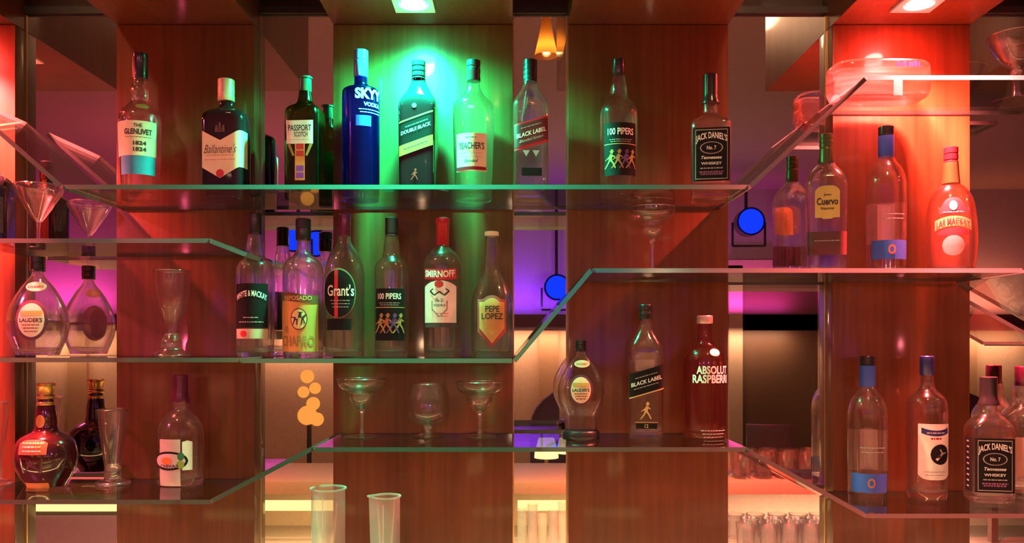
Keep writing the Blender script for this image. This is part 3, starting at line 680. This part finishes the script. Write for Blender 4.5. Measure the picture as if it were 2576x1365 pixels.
b.cap([(947, 17), (949, 20), (990, 20), (1003, 21), (1014, 25), (1018, 25)], BLACK)
jd(b, 45, 1098, 1232); b.patch('side_label', BLACKP, -98, -52, 1098, 1232); b.lines(GREY, -76, [1108, 1122, 1136, 1150, 1164, 1178, 1192, 1206, 1220], 18, 4)
b = Bottle('whisky_bottle', 'bottle with beaded neck and pale label, cut off by the right edge', 'bottle', 2574, ZLR,
    [(925, 18), (960, 19), (975, 22), (985, 24), (1000, 23), (1012, 28), (1030, 42), (1048, 52), (1070, 55), (1240, 54), (1252, 52)], CLEAR, rot=-18, group=ROW5, Y=1.795)
b.cap([(921, 17), (923, 19), (968, 19), (970, 18)], M('dark plum cap', (.10, .012, .05), .25, coat=.3)); b.patch('label', M('dusty pink paper', (.5, .3, .25), .6), -50, 50, 1095, 1190)
# dark bottle at the left edge
b = Bottle('whisky_bottle', 'square near-black bottle cut off by the left edge beside the martini glass', 'bottle', -24, ZL,
    [(400, 16), (420, 18), (436, 26, 2.6), (450, 40, 4), (462, 47, 5), (480, 49, 7), (610, 48, 7), (622, 46, 7)], DARKB, depth=.8, rot=10, base=False)
b.cap([(352, 15), (354, 17), (402, 17), (404, 16)], BLACK); l = b.patch('label', M('charcoal paper', (.03, .026, .03), .5), -44, 44, 500, 590); b.lines(GREY, 16, [515, 530, 545, 560, 575], 44, 3, l); b.oval('seal', GOLD, 22, 478, 5, 8)

# ------------------------------------------------------------------ drinking glasses on the shelves
def curve(rows, n=5):
    z = np.array([r[1] for r in rows]); R = np.array([r[0] for r in rows]); t = np.arange(len(rows))
    ts = np.linspace(0, len(rows)-1, (len(rows)-1)*n+1)
    return list(zip(pchip(t, R, ts), pchip(t, z, ts)))
def glass(name, label, cat, cx, sz, bowl, stem=None, foot=None, Y=YB, group=None, n=44, mat=None, bowlname='bowl', solid=None):
    k = Y/F; y0 = HZ-sz*F/Y; t = thing(name, label, cat, (px(cx, Y), Y, sz+.0004), 0, group)
    cv = lambda R: [(r*k, max(0, (y0-y)*k)) for y, r in R]
    P = curve(cv(bowl)); w_ = .0011                       # wall: outside down, floor, inside up, rounded rim
    inner = [(max(r-w_, .0004), z+w_*.6) for r, z in P[::-1]]
    r0, z0 = P[0]; inner[-1] = (r0-w_, z0)
    path = P+[(max(P[-1][0]*.3, .0003), P[-1][1]), (.0003, P[-1][1])]+[(.0003, P[-1][1]+w_*1.2)]+inner+[(r0-w_*.5, z0+w_*.45), P[0]]
    v, f = lathe(path, n)
    f = [q[::-1] for q in f]
    mesh(bowlname, v, f, mat or TUMB, t, ang=60)
    v, f = lathe([(r0-w_*.5+.0011*math.cos(a), z0+.0006+.0011*math.sin(a)) for a in np.linspace(0, 2*PI, 9)], n); mesh('rim', v, f, RIMG, t, ang=80)
    for nm_, R in (('stem', stem), ('foot', foot), ('base', solid)):
        if R:
            v, f = lathe([(max(r, .0002), z) for r, z in curve(cv(R), 3)], n, True, True)
            bm = bmesh.new(); me = mesh(nm_, v, f, SOLID, t, ang=50).data
            bm.from_mesh(me); bmesh.ops.recalc_face_normals(bm, faces=bm.faces[:]); bm.to_mesh(me); bm.free()
    return t
def foot(y, r, h=9, s=7): return [(y-h, s), (y-h+2, s+1), (y-4.5, r*.45), (y-2.4, r*.95), (y-1.4, r), (y-.4, r*.97), (y-.2, r*.3)]
yb = lambda sz, Y=YB: HZ-sz*F/Y
G1 = 'stem glasses on the lower middle shelf'
def marga(cx, label, sz, top, r, yfoot, s=1., group=None):
    g = lambda d: top+d*s
    glass('margarita_glass', label, 'cocktail glass', cx, sz,
        [(top, r), (g(9), r*.985), (g(18), r*.93), (g(26), r*.79), (g(31), r*.60), (g(35), r*.53), (g(42), r*.52), (g(52), r*.48), (g(62), r*.38), (g(70), r*.24), (g(75), r*.13)],
        [(g(73), r*.11), (g(78), r*.13), (g(84), r*.095), (g(100), r*.075), (yfoot-16, r*.075), (yfoot-9, r*.1)], foot(yfoot, r*.7, 10, r*.1), group=group)
y = yb(ZLM)
marga(910, 'margarita glass left of the brandy snifter on the lower middle shelf', ZLM, 953, 61, y, 1.02, G1)
marga(1207, 'margarita glass right of the brandy snifter on the lower middle shelf', ZLM, 961, 60, y, 1., G1)
glass('brandy_snifter', 'round bowled brandy snifter between two margarita glasses', 'brandy glass', 1077, ZLM,
    [(966, 39), (985, 43), (1010, 49), (1034, 51), (1050, 46), (1062, 32), (1070, 12)], [(1068, 10), (1074, 13), (1080, 9), (1086, 8), (y-12, 9), (y-8, 11)], foot(y, 40, 10, 10), group=G1)
y = yb(ZR)
marga(1641, 'margarita glass standing alone on the right shelf above the dark panel', ZR, 524, 58, y, 1.05)
y = yb(ZL)
glass('martini_glass', 'wide martini glass with pink glints on the left shelf', 'cocktail glass', 97, ZL,
    [(468, 56), (474, 57.5), (482, 55), (500, 45), (525, 30), (548, 15), (560, 6)], [(557, 5), (566, 5), (580, 3.6), (y-14, 3.6), (y-8, 6)], foot(y, 38, 9, 6))
y = yb(ZTR)
glass('cocktail_glass', 'flared cocktail glass on the highest shelf, cut off by the right edge', 'cocktail glass', 2556, ZTR,
    [(92, 66), (112, 60), (135, 48), (158, 32), (170, 17), (176, 11)], [(173, 9), (182, 14), (190, 10), (205, 8), (y-26, 9), (y-10, 13)], foot(y, 58, 11, 13))
y = yb(ZM)
glass('pilsner_glass', 'tall waisted glass with heavy foot before the dark wood panel', 'beer glass', 432, ZM,
    [(682, 44), (710, 43), (745, 40), (775, 33), (795, 25), (815, 19.5), (835, 18.5), (848, 19)], None, None, solid=[(838, 15), (850, 21), (862, 25), (874, 25), (882, 30), (y-6, 43), (y-3, 46), (y-.5, 45)])
y = yb(ZLL)
glass('tapered_glass', 'tall tapered glass beside the dark red flagon', 'beer glass', 284, ZLL,
    [(1030, 35), (1060, 33), (1100, 29), (1140, 24), (1170, 20), (1185, 19)], None, None, solid=[(1165, 15), (1182, 20), (1196, 20), (1206, 22), (y-8, 38), (y-4, 42), (y-.5, 41)])
glass('tapered_glass', 'tall tapered glass cut off by the left edge on the lower left shelf', 'beer glass', -18, ZLL,
    [(1012, 36), (1050, 34), (1100, 29), (1140, 24), (1170, 20), (1185, 19)], None, None, solid=[(1165, 15), (1182, 20), (1196, 20), (1206, 22), (y-8, 38), (y-4, 42), (y-.5, 41)])
# clear rounded dish with a printed band
k = YB/F; y0 = yb(ZTR); t = thing('glass_dish', 'deep clear glass dish with purple print on its rim on the highest shelf', 'dish', (px(2208, YB), YB, ZTR+.0004))
zz = [(y0-q)*k for q in (y0-.2, y0-3, y0-12, 230, 196, 176, 170, 167)]; hw = [r*k for r in (96, 108, 118, 122, 122, 121, 118, 113)]
zs = np.linspace(0, zz[-1], 30); v, f = loft(zs, pchip(zz, hw, zs), [h*.50 for h in pchip(zz, hw, zs)], [3.4]*30, 72)
mesh('bowl', v, f[:-1], CLEAR, t, ang=60)
v, f = loft([zz[-1]-.001, zz[-1]+.001, zz[-1]+.001, zz[-1]-.001], [113*k, 113*k, 108*k, 108*k], [56*k, 56*k, 52*k, 52*k], [3.4]*4, 72)
mesh('rim', v, f[:-2], SOLID, t)
v, f = loft([.001, .004, .009, .008], [92*k, 106*k, 104*k, 30*k], [46*k, 53*k, 52*k, 15*k], [3.4]*4, 60); mesh('base', v, f, SOLID, t)
def dpatch(name, mat, u0, u1, ya, yb_):
    v = [(u*k, -61.6*k if abs(u) < 60 else -60.5*k, (y0-y)*k) for u in np.linspace(u0, u1, 5) for y in (ya, yb_)]
    mesh(name, v, [(i*2, i*2+2, i*2+3, i*2+1) for i in range(4)], mat, t, sm=False)
dpatch('paper_tab', M('blank pale card', (.30, .25, .25), .7, spec=.1), 12, 34, 212, 258)
for i, (a, w_) in enumerate(((18, 8), (28, 5), (35, 9), (48, 12), (62, 8), (72, 5))): dpatch('rim_print', M('purple ink', (.012, .002, .02), .7, spec=.05), a, a+w_, 174+(i % 2)*2, 188)

# ------------------------------------------------------------------ measuring cylinders on the back counter
ZBC = -.60
tag(box('back_counter', (-2.6, 2.6, 1.36, YP-.001, ZBC-.05, ZBC), M('dark stone', (.05, .045, .045), .3), bevel=.003), 'dark back counter running under the lower shelves', 'counter')
def cylinder(cx, top, r, Y, label, spout):
    k = Y/F; t = thing('measuring_cylinder', label, 'measuring cylinder', (px(cx, Y), Y, ZBC+.0004)); h = pz(top, Y)-ZBC; r *= k
    v, f = lathe([(r*.93, h), (r*.97, h), (r*.97, .012), (r*.9, .010), (r*.0, .010)], 44)
    V = []
    for x, y, z in v:                                      # pouring lip drawn out to one side near the top
        if spout and z > h-.001:
            a = math.atan2(y, x-0); s_ = math.exp(-((abs(a)-PI)/.35)**2); x -= s_*.010
        V.append((x, y, z))
    mesh('tube', V, f, FROST, t, ang=60)
    v, f = lathe([(r*.97, h-.002), (r*1.06, h-.001), (r*1.06, h+.0015), (r*.93, h+.001)], 44)
    if spout: v = [(x-math.exp(-((abs(math.atan2(y, x))-PI)/.4)**2)*.011, y, z) for x, y, z in v]
    mesh('lip', v, f, FROST, t)
    v, f = lathe([(r*.5, 0), (r*1.5, 0), (r*1.5, .006), (r*1.0, .012), (r*.4, .012)], 44, True, True); mesh('foot', v, f, FROST, t)
    v, f = join([boxv(-.0006+r*q, .0006+r*q, -r*.985-.0006, -r*.985+.0008, h*.15, h*.96) for q in (-.12,)])
    mesh('scale_line', v, f, M('pale scale ink', (.8, .78, .7), .5), t, sm=False)
cylinder(826, 1228, 43, 1.66, 'wide frosted measuring cylinder under the sloping glass plate', False)
cylinder(973, 1248, 34, 1.66, 'narrow frosted measuring cylinder with pouring lip before the wood panel', True)

# ------------------------------------------------------------------ the room behind the camera, seen in the mirrors
def mx(x, y, V): return ((x-CX)/F*V, 2*YM-V, (HZ-y)/F*V)      # where a thing seen in the mirrors at distance V really stands
# bar counter between camera and back bar
CT = M('pale laminate', (.72, .55, .40), .4); CF = M('cream laminate panel', (.62, .50, .38), .5)
t = bar_counter = thing('bar_counter', 'bar counter facing the shelves, seen in the mirrors', 'counter', (0, .55, ZF))
box('worktop', (-3.6, 3.6, -.17, .32, .74, .78), M('steel worktop', (.55, .5, .47), .3, .6), t, .003)
box('ledge', (-3.6, 3.6, -.28, .18, .965, 1.012), M('brown laminate', (.36, .20, .12), .4), t, .004)
box('back_panel', (-3.6, 3.6, -.20, -.17, .0, .964), CF, t)
box('cabinet_front', (-3.6, 3.6, .29, .31, .0, .739), M('grey laminate', (.42, .38, .40), .4), t)
for x in (-3.4, -2.3, -1.25, -.3, .6, 1.75, 2.9): box('post', (x-.012, x+.012, .10, .125, .78, .965), M('dark bracket', (.08, .05, .04), .4), t)
LEDW = emis('warm led strip', (1., .66, .20), 2.6)
for x0, x1 in ((-1.95, -1.25), (-.98, -.35), (.02, .42)):
    o = box('led_strip', (x0, x1, .730, .742, -.590, -.555), LEDW); tag(o, {-1.95: 'glowing yellow strip under the bar ledge in the pink bay mirror', -.98: 'glowing warm strip under the bar ledge in the second mirror', .02: 'glowing amber strip under the bar ledge in the narrow mirror'}[x0], 'light strip', 'light strips under the bar ledge')
    light('led strip glow', 'AREA', ((x0+x1)/2, .66, -.56), (1., .60, .22), 3.6, (0, 0, 0), shape='RECTANGLE', size=x1-x0, size_y=.04)
light('right ledge glow', 'AREA', (1.2, .70, -.56), (1., .50, .30), 18., (0, 0, 0), shape='RECTANGLE', size=.8, size_y=.04)
# tumblers crowded on the worktop and on the ledge
def tumbler_proto():
    t = thing('tumbler', 'clear tumbler in the crowd on the bar worktop, seen in the wide mirror', 'tumbler', group='tumblers on the bar')
    v, f = lathe([(.0002, .001), (.029, .001), (.035, .098), (.0342, .0985), (.0334, .098), (.0278, .012), (.0002, .011)], 20); mesh('wall', v, f, TUMB, t, ang=60)
    v, f = lathe([(.0292, .0), (.0297, .002), (.0297, .006), (.0294, .008)], 20); mesh('foot_ring', v, f, BOWL, t)
    return t
first = tumbler_proto(); used = [0]
def put(x, y, z, label, group):
    if not used[0]: o = first; used[0] = 1
    else:
        o = first.copy(); C.objects.link(o)
        for ch in first.children:
            c = ch.copy(); C.objects.link(c); c.parent = o
    o.location = (x, y, z); o.rotation_euler = (0, 0, random.random()*6); o['label'] = label; o['group'] = group
for i in range(9):
    for j in range(3):
        put(.82+i*.075+(j % 2)*.036+random.uniform(-.004, .004), .64+j*.072, ZF+.7805, 'clear tumbler in the crowd on the bar worktop, seen in the wide mirror', 'tumblers on the bar worktop')
for i in range(7):
    for j in range(2):
        put(.80+i*.078+(j % 2)*.038, .58+j*.08, ZF+1.0125, 'clear tumbler in the rows on the bar ledge, seen in the wide mirror', 'tumblers on the bar ledge')
for i in range(4): put(1.68+i*.085, .66+(i % 2)*.06, ZF+1.0125, 'clear tumbler on the bar ledge, seen at the lower right corner', 'tumblers at the right end')
for i in range(5):
    x = .035+i*.036; h = .145+.025*math.sin(i*2.1)
    t = thing('highball_glass', 'tall slim glass on the bar worktop, seen glowing in the narrow mirror', 'highball glass', (x, .765+(i % 2)*.045, ZF+.7805), group='highball glasses behind the narrow mirror')
    v, f = lathe([(.0165, h), (.0172, h), (.0155, .002), (.0, .002)], 18); mesh('wall', v, f, FROST, t, ang=60)
    v, f = lathe([(.001, .002), (.015, .002), (.015, .014), (.001, .013)], 18); mesh('base', v, f, SOLID, t)
# far wall: dado, door, panel
DARKW = M('plum paint', (.10, .04, .06), .6)
o = box('trim_1', (-XW, XW, YFAR, YFAR+.03, .10, .22), DARKW); struct(o)
t = thing('door_1', 'dark door with pale frame in the far wall, seen in the wide mirror', None, (1.98, YFAR, ZF)); t['kind'] = 'structure'
box('door_leaf', (-.28, .28, 0, .03, 0, 2.0), M('brown door', (.16, .09, .05), .5), t)
for s_ in (-1, 1): box('door_frame', (s_*.33-.05, s_*.33+.05, 0, .05, 0, 2.08), M('pale frame', (.6, .45, .3), .5), t)
box('door_head', (-.38, .38, 0, .05, 2.03, 2.12), M('pale frame', (.6, .45, .3), .5), t)
x, _, z = mx(700, 1025, 6.17); t = thing('wall_board', 'pale framed board on the far wall, seen in the second mirror', 'board', (x, YFAR, z))
box('board', (-.13, .13, 0, .02, -.30, .30), M('pale board', (.75, .58, .45), .6), t); box('frame', (-.15, .15, 0, .012, -.33, .33), M('mid wood frame', (.4, .2, .12), .5), t)
for x, l in ((.27, 'narrow'), (3.35, 'right'), (-3.2, 'pink bay')):
    o = box('wall_pilaster', (x-.07, x+.07, YFAR, YFAR+.06, ZF, .10), M('tan wood', (.5, .3, .16), .5)); tag(o, 'tan wall pilaster, seen in the %s mirror' % l, 'pilaster')
# LED par cans and violet uplights on the dado
VIO = emis('violet led lens', (.22, .04, 1.), 5); BLU = emis('blue led lens', (.006, .035, 1.), 1.6)
def parcan(p, lens, label, beam, power):
    x, y, z = p; t = thing('par_can', label, 'stage light', (x, y, z), group='blue and violet stage lights')
    v, f = lathe([(.085, -.02), (.095, .0), (.095, -.10), (.06, -.15), (.0, -.16)], 28)
    rt = lambda v_: [(a, c, b) for a, b, c in v_]
    mesh('housing', rt(v), f, BLACK, t); v, f = lathe([(.0, .012), (.05, .008), (.083, -.003)], 28); mesh('lens', rt(v), f, lens, t)
    v, f = join([tube((-.11, -.06, -.0), (-.11, -.06, -.16), .008), tube((.11, -.06, 0), (.11, -.06, -.16), .008), tube((-.11, -.06, -.16), (.11, -.06, -.16), .008), tube((0, -.13, -.05), (0, -.13, ZC-z), .012)]); mesh('yoke', v, f, BLACK, t)
parcan(mx(1890, 556, 5.6), BLU, 'blue stage light seen glowing in the wide mirror', (.03, .08, 1.), 1.)
parcan(mx(1402, 722, 6.0), BLU, 'blue stage light seen glowing in the narrow mirror', (.03, .08, 1.), 1.)
parcan(mx(738, 598, 5.6), BLU, 'blue stage light seen left of the gold labelled bottle', (.05, .1, 1.), 1.)
parcan(mx(795, 612, 5.9), BLU, 'blue stage light seen right of the gold labelled bottle', (.05, .1, 1.), 1.)
for x, c in ((-3.3, (1., .06, .42)), (-1.6, (.9, .08, .45)), (-.1, (.24, .025, 1.)), (.45, (.24, .025, 1.)), (1.7, (.75, .05, .55)), (3.4, (1., .25, .12))):
    light('dado uplight', 'AREA', (x, YFAR+.16, .26), c, 5., (math.radians(200), 0, 0), shape='RECTANGLE', size=.7, size_y=.06)
    light('added wall wash', 'AREA', (x, YFAR+.16, .07), (1., .56, .34), 3.2, (math.radians(-25), 0, 0), shape='RECTANGLE', size=.7, size_y=.06)  # wall wash without a fixture, added to brighten the lower far wall
box('drawer_unit', (-2.0, -1.22, .09, .178, .7805, .905), M('dark grey laminate', (.17, .17, .185), .4), bar_counter)
# pendant and table lamps
AMB = emis('amber shade glow', (1., .36, .06), 1.25); YEL = emis('yellow shade glow', (1., .68, .25), 2.4)
m_, nt_, out_ = nm('amber shade glass'); AMBG = m_
tl_ = nt_.nodes.new('ShaderNodeBsdfTranslucent'); tl_.inputs[0].default_value = (.85, .42, .10, 1); gl_ = nt_.nodes.new('ShaderNodeBsdfGlossy'); gl_.inputs[1].default_value = .15
mx_ = nt_.nodes.new('ShaderNodeMixShader'); mx_.inputs[0].default_value = .12; nt_.links.new(tl_.outputs[0], mx_.inputs[1]); nt_.links.new(gl_.outputs[0], mx_.inputs[2]); nt_.links.new(mx_.outputs[0], out_.inputs[0])
def pendant(p, label, n):
    x, y, z = p; t = thing('pendant_lamp', label, 'lamp', (x, y, z), group='amber pendant lamps')
    v, f = lathe([(.002, .075), (.012, .07), (.017, .045), (.026, .0), (.036, -.045)], 24); mesh('shade', v, f, AMBG, t)
    v, f = lathe([(max(.0004, .013*math.sin(a)), -.022+.017*math.cos(a)) for a in np.linspace(0, PI, 9)], 16); mesh('bulb', v, f, emis('amber bulb', (1., .5, .14), 22), t)
    v, f = tube((0, 0, .07), (0, 0, ZC-z), .003); mesh('cord', v, f, BLACK, t)
    v, f = lathe([(.001, .10), (.016, .095), (.016, .072), (.001, .07)], 20); mesh('fitting', v, f, GOLD, t)
pendant(mx(1374, 104, 2.55), 'small amber bell lamp hanging before the bar, seen high in the narrow mirror', 0)
x, y, z = mx(778, 1010, 4.3); t = thing('globe_lamp', 'column of glowing amber globes seen in the second mirror', 'lamp', (x, y, z))
for i, (dx, dz, r) in enumerate(((-.01, .13, .035), (.03, .07, .03), (-.03, .05, .03), (.02, -.01, .035), (-.01, -.07, .05), (.04, -.09, .035))):
    v, f = lathe([(max(.0005, r*math.sin(a)), r*math.cos(a)) for a in np.linspace(0, PI, 13)], 20); o = mesh('globe', [(a+dx, b, c+dz) for a, b, c in v], f, AMB, t)
v, f = tube((0, .0, -.10), (0, .0, ZF-z), .012); mesh('pole', v, f, M('dark bracket', (.08, .05, .04), .4), t)
v, f = lathe([(.001, ZF-z+.02), (.12, ZF-z+.015), (.13, ZF-z)], 24); mesh('foot', v, f, BLACK, t)
# tables with lamps, armchairs
def table(x, y, label):
    t = thing('round_table', label, 'table', (x, y, ZF))
    v, f = lathe([(.001, .74), (.36, .74), (.37, .725), (.36, .71), (.001, .71)], 36); mesh('tabletop', v, f, WOODD, t)
    v, f = tube((0, 0, .02), (0, 0, .71), .03, 16); mesh('pedestal', v, f, BLACK, t); v, f = lathe([(.001, .03), (.2, .02), (.22, .0), (.001, .0)], 30); mesh('foot', v, f, BLACK, t)
def tlamp(x, y, label):
    t = thing('table_lamp', label, 'lamp', (x, y, ZF+.7405), group='yellow table lamps')
    v, f = lathe([(.05, .0), (.05, .012), (.012, .02), (.010, .12)], 24, True, True); mesh('base', v, f, GOLD, t)
    v, f = lathe([(.035, .23), (.05, .2), (.068, .13), (.07, .10)], 28); mesh('shade', v, f, YEL, t)
    light('table lamp glow', 'POINT', (x, y, ZF+.91), (1., .62, .25), 3., shadow_soft_size=.04)
table(.26, -1.2, 'round dark table with two yellow lamps, seen in the narrow mirror'); tlamp(.20, -1.15, 'yellow table lamp, the nearer of two seen in the narrow mirror'); tlamp(.34, -1.36, 'yellow table lamp, the farther of two seen in the narrow mirror')
table(2.05, -1.0, 'round dark table, seen in the wide mirror')
def armchair(x, y, rot, label):
    t = thing('armchair', label, 'armchair', (x, y, ZF), rot, 'high backed armchairs'); m = M('violet grey velvet', (.16, .09, .20), .8)
    def cush(name, b, r=.05):
        o = box(name, b, m, t, r); return o
    cush('seat', (-.30, .30, -.30, .30, .28, .46)); 
    P = []
    v, f = [], []
    n = 14
    for yy in (-.36, -.24):
        pts = [(-.33, .40)] + [(-.33+.0*i, .40+.55*i/3) for i in range(1, 3)] + [(.33*math.cos(a), .95+.28*math.sin(a)) for a in np.linspace(PI, 0, n)] + [(.33, .75), (.33, .40)]
        v += [(a, yy, b) for a, b in pts]
    k_ = len(v)//2; f = [tuple(range(k_)), tuple(range(2*k_-1, k_-1, -1))] + [(i, (i+1) % k_+0, (i+1) % k_+k_, i+k_)[::-1] for i in range(k_)]
    mesh('backrest', v, f, m, t, ang=30)
    for s_ in (-1, 1): cush('armrest', (s_*.37-.06, s_*.37+.06, -.30, .28, .28, .64), .04)
    for a in (-.26, .26):
        for b_ in (-.24, .24): v, f = tube((a, b_, 0), (a, b_, .29), .018); mesh('leg', v, f, BLACK, t)
armchair(.45, -2.08, 180, 'high backed violet armchair beyond the lamps, seen in the narrow mirror'); armchair(2.75, -1.7, 200, 'high backed violet armchair by the dark door, seen in the wide mirror')
def ceiling_fill_lamp(x, y, label, p, col):  # added lamps, placed clear of the mirror strips, to brighten the ceiling
    t = thing('added_uplighter', label, 'lamp', (x, y, ZF), group='added uplighters for the ceiling')
    v, f = lathe([(.001, .03), (.13, .02), (.14, 0), (.001, 0)], 30); mesh('foot', v, f, BLACK, t); v, f = tube((0, 0, .02), (0, 0, 1.62), .013); mesh('pole', v, f, BLACK, t)
    v, f = lathe([(.02, 1.60), (.10, 1.66), (.15, 1.74), (.145, 1.74), (.095, 1.67), (.001, 1.63)], 30); mesh('bowl', v, f, SILVER, t)
    light('added uplighter glow', 'POINT', (x, y, ZF+1.76), col, p, shadow_soft_size=.04)
for i, (x, p, col) in enumerate(((-1.8, 30, (1., .10, .22)), (-.5, 10, (1., .55, .30)), (.75, 9, (1., .60, .36)), (2.15, 9, (.9, .16, .22)))): ceiling_fill_lamp(x, -1.0, 'added uplighter brightening the ceiling, %s behind the bar seats' % ('leftmost', 'second from left', 'third from left', 'rightmost')[i], p, col)
# a small till and papers on the ledge
t = thing('till', 'dark till on the bar ledge, seen in the wide mirror', 'till', (1.02, .40, ZF+1.0125), 10)
box('body', (-.13, .13, -.08, .08, 0, .06), BLACK, t, .006); box('screen', (-.09, .09, -.02, .0, .06, .17), BLACK, t, .004)
# room lamps in the ceiling
def canlight(x, y, col, p, lens, label, aim=(0, 0, 0), size=2.3):
    t = thing('ceiling_lamp', label, 'ceiling light', (x, y, ZC), group='ceiling lamps of the room')
    v, f = lathe([(.08, 0), (.085, -.012), (.06, -.016), (.055, -.002)], 28); mesh('trim_ring', v, f, SILVER, t); v, f = lathe([(.001, -.008), (.055, -.006)], 28); mesh('lens', v, f, lens, t)
    light('ceiling lamp beam', 'SPOT', (x, y, ZC-.03), col, p, aim, spot_size=size, spot_blend=.7, shadow_soft_size=.06)
WRM = emis('warm fill lamp lens', (1., .7, .4), 8)
for i, (x, y, p, l) in enumerate(((-2.6, -1.9, 60, 'added warm fill lamp near the far wall at the pink bay side'), (-.9, -2.0, 60, 'added warm fill lamp near the far wall left of the middle'), (.9, -2.0, 60, 'added warm fill lamp near the far wall right of the middle'), (2.7, -1.9, 60, 'added warm fill lamp near the far wall at the right'))):
    canlight(x, y, (1., .55, .30), p, WRM, l, size=1.25)  # ceiling lamps added to light the lower far wall
for x, p, l in ((-1.1, 17, 'added warm fill lamp over the bar counter, left one'), (.55, 17, 'added warm fill lamp over the bar counter, middle one'), (2.2, 13, 'added warm fill lamp over the bar counter, right one')):
    canlight(x, .88, (1., .50, .24), p, WRM, l, (math.radians(20), 0, 0), 2.6)  # lamps added as warm panel fill, placed so soffits shade the top shelf
canlight(-2.6, .3, (1., .10, .30), 300, emis('pink lamp lens', (1., .2, .4), 8), 'pink ceiling lamp over the left end of the bar', (math.radians(30), 0, 0))
canlight(3.0, .2, (1., .08, .25), 60, emis('pink lamp lens', (1., .2, .4), 8), 'pink ceiling lamp over the right end of the bar', (math.radians(30), 0, 0))

# unseen strip added on the back counter to warm soffits and panels from below
o = box('led_strip', (-2.4, 2.4, 1.352, 1.3595, ZBC-.02, ZBC-.004), emis('added amber strip', (1., .5, .18), 3.)); tag(o, 'added amber fill strip along the front of the dark back counter', 'light strip')
light('added counter fill', 'AREA', (0, 1.345, ZBC+.004), (1., .53, .22), 10., (PI-.25, 0, 0), shape='RECTANGLE', size=4.6, size_y=.02)

# ------------------------------------------------------------------ render settings
w = bpy.data.worlds.new('world'); sc.world = w; w.use_nodes = True
w.node_tree.nodes['Background'].inputs[0].default_value = (.02, .012, .02, 1); w.node_tree.nodes['Background'].inputs[1].default_value = .3
vs = sc.view_settings; vs.view_transform = 'Standard'; vs.look = 'None'; vs.exposure = 0; vs.gamma = 1; vs.use_curve_mapping = False
cy = sc.cycles
cy.max_bounces = 13; cy.diffuse_bounces = 3; cy.glossy_bounces = 6; cy.transmission_bounces = 12; cy.transparent_max_bounces = 40
cy.use_adaptive_sampling = True; cy.adaptive_threshold = .035; cy.sample_clamp_indirect = 6; cy.blur_glossy = .6; cy.use_denoising = True; cy.caustics_reflective = False
